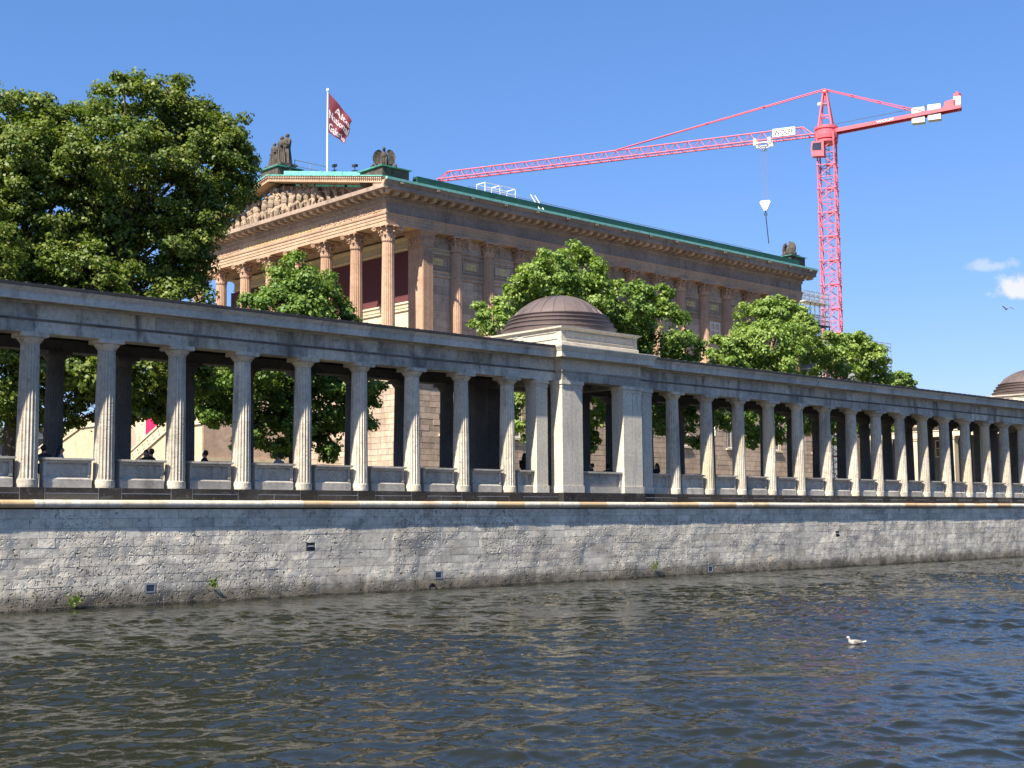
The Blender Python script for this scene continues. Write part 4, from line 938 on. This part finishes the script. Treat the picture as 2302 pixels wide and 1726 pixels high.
# boom
JL = 49.3; zb, ztp = 46.1, 47.2; bw = .6
J = lambda u, v, z: at(u, v, z)
b = MB()
for v in (-bw, bw): b.tube(J(1.2, v, zb), J(JL, v, zb), .09, n=5)
b.tube(J(2.6, 0, ztp), J(JL-1.2, 0, ztp-.12), .085, n=5); b.tube(J(1.3, 0, zb), J(2.6, 0, ztp), .07, n=5); b.tube(J(JL, -bw, zb), J(JL-1.2, 0, ztp-.12), .07, n=4); b.tube(J(JL, bw, zb), J(JL-1.2, 0, ztp-.12), .07, n=4); b.tube(J(JL,-bw,zb), J(JL,bw,zb), .1, n=5)
obj('boom_chords', b, M['red'], kr)
cell = MB(); cl_ = 1.5
for v in (-bw, bw):
    cell.tube(DN*v, DJ*(cl_/2)+UZ*(ztp-zb), .033, n=4); cell.tube(DJ*(cl_/2)+UZ*(ztp-zb), DJ*cl_+DN*v, .033, n=4)
cell.tube(DN*-bw, DN*bw, .045, n=4); cell.tube(DN*-bw, DJ*cl_+DN*bw, .03, n=4)
cm_ = cell.mesh('boom_lattice'); cm_.materials.append(M['red'])
u = 2.0
while u < JL-1.3: obj('boom_lattice', cm_, None, kr, J(u, 0, zb)); u += cl_
# counter boom
z0, z1, CL = 46.2, 47.25, 13.7
b = MB(); d = -DJ*CL + UZ*(z1-z0)
for v in (-.55, .55): b.ext([(-.09,-.2),(.09,-.2),(.09,.2),(-.09,.2)], at(-1.0, v, z0), DN, UZ, d)
for k in range(8): t = (k+.5)/8; p = at(-1.0, 0, z0)+d*t; b.tube(p-DN*.55, p+DN*.55, .06, n=4)
b.ext([(-.5,.2),(.5,.2),(.5,.25),(-.5,.25)], at(-1.0,0,z0), DN, UZ, d)
obj('counter_boom', b, M['red'], kr)
P_ = lambda t, dz=0, v=0: at(-1.0, v, z0)+d*t+UZ*dz
cw_me = MB().ext([(-.02,0),(1.36,0),(1.36,.62),(-.02,.62)], -DN*.5, -DJ, UZ, DN*1.0).mesh('counterweight'); cw_me.materials.append(M['counter'])
for t in (.62, .745):
    for dz in (.27, -.84): obj('counterweight', cw_me, None, kr, P_(t, dz, 0))
obj('winch', MB().ext([(0,.2),(1.3,.2),(1.3,.95),(.9,1.05),(.2,.9)], P_(.865, 0, -.5), -DJ, UZ, DN*1.0), M['red'], kr)
obj('switch_box', MB().ext([(0,.25),(.75,.25),(.75,1.25),(0,1.25)], P_(.945, 0, -.5), -DJ, UZ, DN*.8), M['white'], kr); obj('end_post', MB().tube(P_(.975, -.2, -.3), P_(.975, 1.8, -.3), .12, n=6).tube(P_(.975, -.2, .3), P_(.975, 1.8, .3), .12, n=6).box(*[c for q in zip(P_(.975, 1.3)-Vector((.3,.3,.1)), P_(.975, 1.3)+Vector((.3,.3,.35))) for c in q]), M['red'], kr)
b = MB()
for v in (-.25, .25): b.tube(pk+DN*v, J(25.2, v*.3, ztp), .06, n=5); b.tube(pk+DN*v, P_(.72, .2, v*2), .055, n=5)
for t in (.28, .55, .8):
    for v in (-.25, .25): b.ell(pk.lerp(J(25.2, 0, ztp), t)+DN*v*(1-t), (.16,.16,.10), 6, 4); b.ell(pk.lerp(P_(.72,.2), t)+DN*v*(1+t), (.16,.16,.10), 6, 4)
obj('pendant_bars', b, M['red'], kr)
b = MB().tube(pk-UZ*4.2-DJ*.5, P_(.80, .9), .03, n=4).tube(J(7.2, 0, zb-.2), J(JL-1, 0, zb-.35), .014, n=4); obj('wire_rope', b, M['black'], kr)
TR = 7.2
tr = MB()
for s in (-.85, .85):
    for v in (-.7, .7): tr.box(*[c for q in zip(J(TR+s, v, zb-.25)-Vector((.16,.16,.3)), J(TR+s, v, zb-.25)+Vector((.16,.16,.45))) for c in q])
for v in (-.7, .7): tr.tube(J(TR-.85, v, zb-.35), J(TR+.85, v, zb-.35), .09, n=5); tr.tube(J(TR-.85, v, zb-.35), J(TR, 0, zb-.95), .07, n=5); tr.tube(J(TR+.85, v, zb-.35), J(TR, 0, zb-.95), .07, n=5)
tr.ell(J(TR, 0, zb-.95), (.28,.28,.22), 7, 5)
obj('trolley', tr, M['white'], kr)
b = MB()
for s in (-.35, -.12, .12, .35): b.tube(J(TR+s, 0, zb-.9), J(TR+s*.9, 0, 38.95), .02, n=4)
obj('hoist_rope', b, M['steel'], kr)
hk = obj('hook_block', MB().ext([(-.62,.35),(-.5,.55),(.5,.55),(.62,.35),(.16,-.62),(-.16,-.62)], J(TR, -.17, 38.5), DJ, UZ, DN*.34), M['white'], kr); obj('hook', MB().tube(J(TR,0,37.95), J(TR,0,37.6), .08, n=5).torus(J(TR,0,37.45), .16, .05, DN, 10, 5), M['black'], hk)
rd = obj('hanging_rod', MB().tube(J(TR, 0, 37.45), J(TR-.25, .1, 34.0), .06, n=6), M['black']); tag(rd, 'thin dark rod hanging from the white crane hook', 'rod')
sg = obj('sign', MB().ext([(3.4,.02),(6.0,.02),(6.0,.95),(3.4,.95)], at(0, -.72, zb+.14), DJ, UZ, -DN*.04), M['white'], kr)
V, F = text_mesh('WOLFF', 1.0, 0, .02); w = V[:,0].max()
obj('sign_lettering', MB().add([at(5.85-2.3*p[0]/w, -.775, zb+.30+.62*p[1]/.73) for p in V], F), M['black'], sg)
obj('counter_lettering', MB().add([P_(.34+.14*p[0]/w, -.10+.26*p[1]/.73, -.66) for p in V], F), M['white'], kr)

# ------------------------------------------------------------------ trees
t1=[(16.9,17.4,22.3,1.52),(17.7,17.3,21.3,1.15),(17.8,17.8,19.8,1.28),(15.2,17.3,15.6,1.23),(13.8,17.3,23.8,0.93),(11.8,17.8,23.3,1.02),(13.3,19.5,22.7,2.45),(15.1,19.1,22.9,2.28),(16.4,18.5,23.3,1.07),(10.5,17.0,20.2,2.23),(13.2,18.1,19.5,3.06),(15.6,17.2,20.4,2.61),(17.3,17.2,20.6,1.52),(16.0,17.0,18.2,1.62),(14.4,17.0,16.3,2.07),(13.8,19.5,16.2,2.99),(11.3,19.2,17.6,2.54),(15.5,18.5,14.9,1.13),(13.1,19.1,13.2,2.69),(14.5,17.0,12.8,1.94),(10.0,17.3,13.5,2.32),(13.6,18.4,10.3,1.82),(11.6,18.5,9.5,1.43),(15.5,18.8,10.0,1.37),(13.0,18.6,8.5,0.97),(9.4,17.2,9.9,1.26),(11.7,18.3,11.0,1.91),(13.8,18.3,8.7,1.09),(14.6,18.0,7.9,0.73),(15.3,17.2,10.7,1.47),(12.7,18.0,7.8,0.84),(11.3,17.5,8.3,0.82)]
t1b=[(11.3,21.0,22.0,1.49),(11.3,21.3,19.7,2.24),(8.0,20.2,20.5,2.14),(10.7,19.3,15.7,2.16),(10.4,21.4,12.9,2.69),(7.1,20.3,12.5,2.55),(7.5,21.1,22.1,1.80),(9.0,20.9,22.0,1.70),(9.7,20.0,20.6,1.81),(7.7,19.7,19.2,2.58),(9.1,20.3,17.4,2.76),(6.9,19.8,16.2,2.55),(9.6,18.8,14.7,2.36),(7.9,19.3,12.8,2.55),(5.7,21.1,18.7,2.57),(4.9,18.4,14.0,2.66),(8.1,18.5,10.5,1.95),(7.2,20.4,10.2,2.21),(11.1,19.5,11.3,1.44),(10.1,20.1,8.9,1.31),(7.9,19.9,8.3,1.39),(11.1,19.8,7.8,0.96),(8.1,20.8,7.1,1.05),(5.9,19.1,8.6,1.80),(10.2,19.8,9.5,1.43),(11.4,19.5,9.3,1.08),(9.5,20.2,7.4,0.95)]
t8=[(7.3,8.6,9.3,1.00),(8.9,8.7,9.2,1.22),(10.7,9.4,9.6,1.05),(8.0,8.7,8.0,0.91),(10.0,9.1,8.0,0.83),(11.4,9.5,8.7,0.85),(6.6,8.5,8.5,0.79),(8.7,8.6,7.2,0.51)]
t2=[(17.7,11.4,13.9,1.37),(19.1,12.5,14.1,1.09),(19.5,12.2,13.0,1.26),(16.3,11.5,12.6,1.21),(17.6,11.5,12.1,1.88),(15.4,11.7,12.5,0.64),(20.6,12.0,12.5,0.68),(15.5,10.6,10.1,1.81),(20.0,12.6,10.7,1.95),(15.0,12.9,8.8,1.39),(17.2,13.3,8.4,1.90),(19.4,12.8,8.9,2.06),(22.0,13.2,8.9,1.63),(14.9,11.2,6.8,1.01),(17.5,11.6,6.7,1.17),(20.6,12.7,6.9,0.98),(22.8,12.3,9.1,0.75),(13.5,11.9,7.5,0.78),(17.6,12.4,6.0,0.52),(15.6,12.4,8.6,1.85),(18.3,13.1,9.9,2.16),(20.2,11.4,9.9,1.69),(12.9,11.3,9.4,1.33),(13.0,11.9,8.0,1.00),(21.7,11.6,7.4,0.68),(16.7,11.8,7.0,1.16),(19.4,12.8,7.2,1.09),(19.8,11.9,5.9,0.43)]
t3=[(35.2,9.9,16.6,1.39),(32.9,9.9,16.0,1.41),(36.3,10.7,17.7,0.62),(33.7,11.8,14.8,1.81),(35.4,10.5,14.7,2.24),(37.7,10.6,15.7,1.20),(29.1,10.3,13.2,1.10),(31.8,11.4,15.4,0.55),(34.2,10.7,12.1,2.48),(31.6,10.2,9.4,1.60),(33.6,9.8,9.8,1.63),(31.3,10.4,7.5,0.80),(36.3,10.1,9.2,1.67),(36.1,11.3,7.8,0.98),(36.7,10.7,7.0,0.62)]
t4=[(38.4,8.8,14.5,1.55),(41.7,10.0,15.4,1.06),(41.5,9.3,13.6,1.60),(40.4,11.4,13.5,1.77),(43.7,9.2,12.6,1.25),(40.9,10.0,16.0,0.59),(37.6,10.6,13.9,1.28),(41.6,9.7,11.3,2.04),(43.6,11.4,9.4,1.87),(45.6,9.9,9.7,1.66),(38.6,9.5,8.5,1.27),(48.9,9.8,9.3,1.40),(39.7,9.5,7.6,0.71),(45.0,9.9,7.5,0.84)]
t5=[(54.3,10.4,15.9,1.38),(54.1,11.9,15.5,1.49),(58.4,11.8,16.0,1.44),(51.3,11.0,13.4,1.67),(52.6,9.4,13.2,2.18),(57.3,10.5,14.3,1.34),(49.1,10.6,12.8,0.94),(52.6,10.1,11.3,1.93),(51.9,10.4,9.2,1.44),(59.0,11.8,10.0,1.37),(51.7,10.6,7.7,0.70),(54.2,9.9,8.7,1.46),(60.9,12.1,9.8,1.57),(50.2,11.1,10.9,1.27),(58.7,12.3,11.2,1.72)]
t6=[(60.6,10.8,14.0,1.55),(65.1,11.8,14.8,1.30),(66.7,11.4,14.1,1.52),(68.2,11.6,13.2,1.32),(63.3,11.7,12.7,1.77),(68.9,11.0,12.3,0.95),(61.8,10.1,10.6,1.38),(61.8,10.5,8.8,1.11),(69.2,11.5,9.1,0.81),(66.3,11.9,9.7,1.37),(61.9,11.9,9.8,1.40),(66.3,10.7,10.9,1.15)]
t6b=[(91.8,27.8,19.0,1.10),(93.4,27.8,18.3,1.19),(92.8,29.7,18.7,1.10)]
t7=[(99.5,27.9,16.2,0.97),(101.2,27.7,15.6,0.79),(100.5,29.8,15.5,0.97),(102.6,29.3,14.7,1.10)]
def crown(lobes, leaf, seed, dens=1.0):
    r = np.random.default_rng(seed); Pl = []; Nl = []
    for cx, cy, cz, R in lobes:
        ns = max(9, int(11*R*R*dens)); d = r.normal(size=(ns, 3)); d /= np.linalg.norm(d, axis=1)[:, None]
        rad = R*(1.02-.42*r.random(ns)**1.6); cs = np.array([cx, cy, cz])+d*rad[:, None]*np.array([1, 1, .92])
        sr = min(.60, .30+.15*R)
        for c, dd in zip(cs, d):
            n = r.integers(74, 135); o = r.normal(size=(n, 3)); o /= np.maximum(np.linalg.norm(o, axis=1), .1)[:, None]; o *= (sr*r.random(n)**.5)[:, None]*np.array([1, 1, .62])
            Pl.append(c+o); nn = o/sr*.8+dd*.45+np.array([0, 0, .45])+r.normal(size=(n, 3))*.45; Nl.append(nn)
        ni = int(60*R*R*dens); o = r.normal(size=(ni, 3)); o /= np.linalg.norm(o, axis=1)[:, None]; o *= (R*.92*r.random(ni)**.4)[:, None]; Pl.append(np.array([cx, cy, cz])+o); Nl.append(r.normal(size=(ni, 3)))
    P = np.vstack(Pl); N = np.vstack(Nl); N /= np.linalg.norm(N, axis=1)[:, None]; n = len(P)
    T = np.cross(N, r.normal(size=(n, 3))); T /= np.linalg.norm(T, axis=1)[:, None]; B = np.cross(N, T)
    l = leaf*r.uniform(.7, 1.3, n)[:, None]; w = l*.42
    V = np.stack([P-T*l*.5, P+B*w+N*l*.12+T*l*.06, P+T*l*.55-N*l*.1, P-B*w+N*l*.12+T*l*.06], 1).reshape(-1, 3)
    return V, np.arange(4*n).reshape(n, 4)
def tree(name, label, lobes, x, y, leaf, lm, seed, tr=.28, dens=1.0, zg=3.7):
    t = thing(name, label, 'tree', (x, y, zg), 'leafy trees in the court behind the colonnade')
    V, F = crown(lobes, leaf, seed, dens); obj('crown', np_mesh('crown', V-np.array([x, y, zg]), F), M[lm], t, (x, y, zg))
    b = MB(); r = random.Random(seed); zm = min(l[2] for l in lobes)+1.0; zc = sum(l[2] for l in lobes)/len(lobes)
    top = Vector((x+r.uniform(-.3,.3), y+r.uniform(-.3,.3), max(zm, zg+2.2)+.6)); p = Vector((x, y, zg-.2))
    b.tube(p, (x, y, zg+.5), tr*1.45, tr, 9).tube((x, y, zg+.5), top, tr, tr*.8, 9); c2 = Vector((x, y, zc+.5)); b.tube(top, c2, tr*.75, tr*.35, 8)
    for cx, cy, cz, R in lobes:
        q = Vector((cx, cy, cz)); s = top.lerp(c2, min(1, max(0, (cz-top.z)/max(.1, c2.z-top.z)*.7))); m = s.lerp(q, .55)+Vector((r.uniform(-.3,.3), r.uniform(-.3,.3), .25*R))
        b.tube(s, m, tr*.30, tr*.2, 6).tube(m, q, tr*.2, tr*.10, 5)
        for k in range(3):
            d = Vector((r.gauss(0,1), r.gauss(0,1), r.gauss(.3,1))).normalized()*R*.8; b.tube(q, q+d, tr*.09, .015, 4)
    obj('trunk', b, M['bark'], t)
tree('leafy_tree', 'huge olive green tree at the left, its crown hiding the museum pediment corner', t1, 11.9, 18.0, .17, 'leaf1', 1, .42)
tree('leafy_tree', 'low dark tree seen only between the second and fourth fluted columns', t8, 10.3, 9.0, .18, 'leaf1', 12, .2)
tree('leafy_tree', 'big tree cut by the left edge of the picture, beside the huge olive green tree', t1b, 7.6, 20.0, .17, 'leaf1', 2, .40)
tree('leafy_tree', 'round green tree in front of the museum portico columns, above the left colonnade roof', t2, 17.9, 12.0, .165, 'leaf2', 3, .22, 1.15)
tree('leafy_tree', 'bright tree with pointed top directly behind the brown dome', t3, 33.6, 11.2, .18, 'leaf3', 4, .24, 1.15)
tree('leafy_tree', 'green tree right of the brown dome, standing against the museum side wall', t4, 41.3, 10.1, .18, 'leaf2', 5, .22, 1.15)
tree('leafy_tree', 'tall bright tree before the far end of the museum, left of the crane', t5, 54.0, 11.0, .19, 'leaf3', 6, .26, 1.15)
tree('leafy_tree', 'light green tree below the crane mast foot', t6, 63.4, 11.0, .20, 'leaf3', 8, .24, 1.15)
tree('leafy_tree', 'darker olive crown behind the light green tree under the crane', t6b, t6b[0][0], t6b[0][1], .26, 'leaf1', 9, .2)
tree('leafy_tree', 'small distant tree above the far colonnade roof, rightmost of all', t7, t7[0][0], t7[0][1], .27, 'leaf2', 10, .2)

# ------------------------------------------------------------------ people, chairs, lamp posts
def skinmat(name, zneck, cloth):
    g = NT(name); tcn = g.n('ShaderNodeTexCoord'); sp_ = g.n('ShaderNodeSeparateXYZ'); g.put(sp_.inputs[0], tcn.outputs['Object'])
    g.put(g.b.inputs['Base Color'], g.mix(g.math('GREATER_THAN', sp_.outputs[2], zneck), cloth, (.45,.27,.19))); g.b.inputs['Roughness'].default_value = .7; return g.m
def person(label, x, y, z, rz, cloth, sit=True, hairlong=False, lean=0.0, hair='hair'):
    t = thing('person', label, 'person', (x, y, z), 'people sitting behind the parapets')
    h = .56 if sit else .92; v = []; e = []; rd = []
    def J_(p, r, par=None):
        v.append(p); rd.append(r)
        if par is not None: e.append((par, len(v)-1))
        return len(v)-1
    pe = J_((0,0,h), (.15,.13)); sp1 = J_((lean*.1,0,h+.22), (.14,.11), pe); ch = J_((lean*.25,0,h+.42), (.17,.12), sp1); nk = J_((lean*.34,0,h+.55), (.06,.06), ch); h0 = J_((lean*.38,0,h+.615), (.075,.08), nk); h1 = J_((lean*.4+.01,0,h+.695), (.085,.10), h0); J_((lean*.4,0,h+.775), (.06,.07), h1)
    J_((lean*.4+.115,0,h+.67), (.016,.016), h1)
    for s in (-1, 1):
        sh = J_((lean*.27, s*.19, h+.46), (.065,.065), ch); el = J_((lean*.3+.06, s*.25, h+.20), (.048,.048), sh); wr = J_((lean*.3+.28, s*.14, h+.12), (.034,.034), el); J_((lean*.3+.36, s*.11, h+.12), (.036,.022), wr)
        hp = J_((.03, s*.09, h-.02), (.10,.10), pe)
        if sit: kn = J_((.46, s*.11, h+.02), (.07,.07), hp); an = J_((.46, s*.11, .08), (.045,.045), kn); J_((.62, s*.11, .04), (.04,.035), an)
        else: kn = J_((.02, s*.10, .48), (.065,.065), hp); an = J_((0, s*.10, .08), (.045,.045), kn); J_((.16, s*.10, .04), (.04,.035), an)
    me = bpy.data.meshes.new('body'); me.from_pydata(v, e, []); o = obj('body', me, skinmat('person_skin_and_clothes', h+.555, cloth), t, (x, y, z))
    bm = bmesh.new(); bm.from_mesh(me); ly = bm.verts.layers.skin.verify(); bm.verts.ensure_lookup_table()
    for i, q in enumerate(bm.verts): q[ly].radius = rd[i]; q[ly].use_root = (i == 0)
    bm.to_mesh(me); bm.free()
    o.modifiers.new('skin', 'SKIN'); sb = o.modifiers.new('sub', 'SUBSURF'); sb.levels = 2; sb.render_levels = 2
    hb = MB().ell((lean*.4-.03, 0, h+.72), (.092,.098,.108), 12, 8)
    if hairlong: hb.tube((lean*.4-.06,0,h+.71), (lean*.32-.12,0,h+.38), .09, .11, 9)
    obj('hair', hb, M[hair], t, (x, y, z)); t.rotation_euler = (0,0,rz)
FZ = 3.782
def chair(label, x, y, rz, m):
    t = thing('chair', label, 'chair', (x, y, FZ), 'chairs behind the parapets')
    obj('seat', MB().box(-.22,.22,-.22,.22,.49,.53), M[m], t, (x, y, FZ))
    bk = []
    n = 8; pr = [(-.21,.46),(.21,.46),(.21,.66)]+[(.21*math.cos(PI*i/n), .66+.12*math.sin(PI*i/n)) for i in range(1, n)]+[(-.21,.66)]
    obj('backrest', MB().ext(pr, (-.25,0,.02), (0,1,0), (-.12,0,.99), (.025,0,0)), M[m], t, (x, y, FZ))
    obj('back_frame', MB().box(-.24,-.21,-.20,-.17,.44,.7).box(-.24,-.21,.17,.20,.44,.7), M['steel'], t, (x, y, FZ))
    for a in (-.19, .19):
        for b in (-.19, .19): obj('leg', MB().tube((a*1.1, b*1.1, 0), (a, b, .49), .016, n=5), M['steel'], t, (x, y, FZ))
    t.rotation_euler = (0,0,rz)
DC = (.015,.015,.02)
PE = [(1.0,1.05,.9,DC,0,'short dark-haired person in black behind the parapet right of the leftmost full column'),
 (1.62,1.15,-.6,(.25,.28,.35),1,'person in grey leaning forward in front of the sunlit stair wall'),
 (4.80,1.1,2.0,DC,0,'dark-haired person seated low beneath the sloping stair balustrade'),
 (4.95,1.75,-2.4,DC,1,'long-haired person sitting face to face with another under the stair balustrade'),
 (6.85,1.05,2.2,DC,0,'person in black near the sunlit corner of the stair wall'),
 (9.9,1.0,1.7,(.30,.27,.26),0,'person in pale grey half hidden by the fourth fluted column'),
 (26.85,1.2,2.6,DC,0,'person under the dome, left of the dark rear pillar, only the head showing'),
 (27.95,1.2,.6,DC,0,'person under the dome, close to the right pavilion pillar')]
CHL = ['dark chair carrying the person in black next to the leftmost full column', 'dark chair carrying the leaning grey person by the sunlit stair wall', 'dark chair of the left one of two people under the balustrade', 'dark chair of the long-haired person under the balustrade', 'dark chair by the sunlit corner of the stair wall',
 'dark chair half hidden behind the fourth fluted column', 'dark chair left of the dark rear pillar under the dome', 'dark chair close to the right pavilion pillar']
for i, (x, y, rz, c, hl, lb_) in enumerate(PE):
    person(lb_, x, y, FZ+.02, rz, c, True, bool(hl)); chair(CHL[i], x-.02*math.cos(rz), y-.02*math.sin(rz), rz, 'black')
person('taller person of the embracing couple in black, beside the left pavilion pillar', 22.72, 1.0, 4.0+.02-.02, 2.4, DC, False, False)
person('shorter person of the embracing couple in black, leaning on the other', 22.35, .98, FZ+.0, .3, DC, False, True, .25)
person('hunched long-haired person in black behind the parapet right of the pavilion', 31.0, 1.0, FZ+.12, 2.9, DC, True, True, -.3); chair('dark chair under the hunched long-haired person right of the pavilion', 31.02, 1.0, 2.9, 'black')
chair('white chair whose back shows between the first two fluted columns', 1.9, .95, .5, 'white'); chair('white chair whose back shows left of the stair wall corner', 6.42, .9, -.2, 'white'); chair('grey chair whose back shows beneath the balustrade', 5.28, .9, .3, 'counter')
for x, y, lb_ in ((35.37, 14.0, 'white lamp post behind the embracing couple left of the pavilion'), (52.2, 14.0, 'white lamp post behind the right colonnade wing, among the tree trunks')):
    t = thing('lamp_post', lb_, 'lamp post', (x, y, 3.7), 'lamp posts in the court'); obj('post', MB().lathe([(.12,0),(.12,.4),(.075,.5),(.06,4.2)], (x,y,3.7), 10), M['white'], t); obj('lantern', MB().lathe([(.06,4.2),(.2,4.3),(.24,4.7),(.26,4.75),(.05,4.95)], (x,y,3.7), 10), M['counter'], t)

# ------------------------------------------------------------------ birds and weeds
gm = NT('gull_plumage'); tcn = gm.n('ShaderNodeTexCoord'); sx_ = gm.n('ShaderNodeSeparateXYZ'); gm.put(sx_.inputs[0], tcn.outputs['Object'])
gm.put(gm.b.inputs['Base Color'], gm.mix(gm.rng(sx_.outputs[0], .02, .06), (.21,.18,.155), (.34,.31,.28)))
gu = thing('gull', 'pale grey gull floating on the river at the lower right', 'gull', (7.78, -24.45, 0))
rw = Vector((.73,-.684)); 
gb2 = MB(); pr = []
n = 12; secs = [(-.17,.055,.012,.010),(-.13,.05,.035,.03),(-.07,.045,.062,.052),(0,.04,.075,.06),(.06,.042,.07,.06),(.10,.055,.05,.055),(.12,.085,.034,.045),(.125,.11,.028,.034),(.13,.135,.03,.032),(.145,.15,.033,.032),(.165,.15,.026,.024),(.18,.145,.010,.010)]
vs = []
for x, z, ry, rz_ in secs:
    for i in range(n): vs.append((x + (-.02*math.sin(2*PI*i/n) if .1 < x < .14 else 0), ry*math.cos(2*PI*i/n), z+rz_*math.sin(2*PI*i/n)))
gb2.add(vs, [(j*n+i, j*n+(i+1)%n, (j+1)*n+(i+1)%n, (j+1)*n+i) for j in range(len(secs)-1) for i in range(n)] + [tuple(range(n)), tuple(range((len(secs)-1)*n, len(secs)*n))])
obj('body', gb2.mesh('body', True), gm.m, gu, (7.78, -24.45, 0)); obj('tail', MB().add([(-.16,-.02,.05),(-.16,.02,.05),(-.235,.028,.068),(-.235,-.028,.068),(-.16,-.02,.062),(-.16,.02,.062),(-.235,.028,.078),(-.235,-.028,.078)], [(0,1,2,3),(4,7,6,5),(0,4,5,1),(1,5,6,2),(2,6,7,3),(3,7,4,0)]), M['white'], gu, (7.78,-24.45,0)); obj('bill', MB().tube((.178,0,.145),(.212,0,.135),.008,.003,5), M['black'], gu, (7.78,-24.45,0))
for s in (-1, 1): obj('wing', MB().ell((-.045, s*.062, .065), (.115,.018,.036), 10, 6, Matrix.Rotation(-.12, 3, 'Y')), gm.m, gu, (7.78,-24.45,0))
gu.rotation_euler = (0, 0, math.atan2(.684, -.73))
fb = thing('flying_bird', 'small dark bird in flight under the white cloud', 'bird', (49.7, -7.74, 13.65))
wb = MB()
for s in (-1, 1): wb.add([(-.08,0,0),(.10,0,0),(.06,s*.22,.10),(-.08,s*.2,.10),(-.04,s*.42,-.02),(-.10,s*.42,-.03)] + [(-.08,0,-.02),(.10,0,-.02),(.06,s*.22,.085),(-.08,s*.2,.085),(-.04,s*.42,-.03),(-.10,s*.42,-.04)], [(0,1,2,3),(3,2,4,5),(6,9,8,7),(9,11,10,8),(1,7,8,2),(2,8,10,4),(0,3,9,6),(3,5,11,9)])
obj('wing', wb, M['steel'], fb, (49.7, -7.74, 13.65)); obj('body', MB().ell((0,0,-.02), (.2,.06,.055), 10, 6), M['steel'], fb, (49.7, -7.74, 13.65)); fb.rotation_euler = (.15, 0, .75)
def weed(x, z, h, n, label, seed):
    r = random.Random(seed); t = thing('weed', label, 'weed', (x, -.78, z), 'weeds growing from the river wall'); b = MB(); st_ = MB()
    for k in range(n):
        a = r.uniform(0, PI); l = h*r.uniform(.3, 1); p = Vector((x+math.cos(a)*l*.5, -.78-abs(math.sin(a))*.25*l-.04, z+l*r.uniform(.2,1))); st_.tube((x, -.77, z), p, .006, n=4)
        for q in range(4):
            c = p+Vector((r.gauss(0,.05), -abs(r.gauss(0,.03)), r.gauss(0,.05))); u = Vector((r.gauss(0,1), r.gauss(0,.6), r.gauss(0,1))).normalized()*.055; w = u.cross(Vector((0,1,.3))).normalized()*.03; b.add([c-u, c+w, c+u, c-w], [(0,1,2,3)])
    obj('foliage', b, M['leaf3'], t); obj('stem', st_, M['bark'], t)
weed(1.24, .10, .42, 16, 'green weed at the waterline near the left edge of the river wall', 1); weed(28.74, .38, .42, 14, 'green weed growing below the pavilion on the river wall', 2); weed(6.15, .50, .30, 10, 'yellowish tuft on the pitted wall right of the outlet box', 3)
for o in bpy.data.objects:
    if o.type == 'MESH' and o.parent is None and o.get('label') is None and o.get('kind') is None: print('UNTAGGED', o.name)
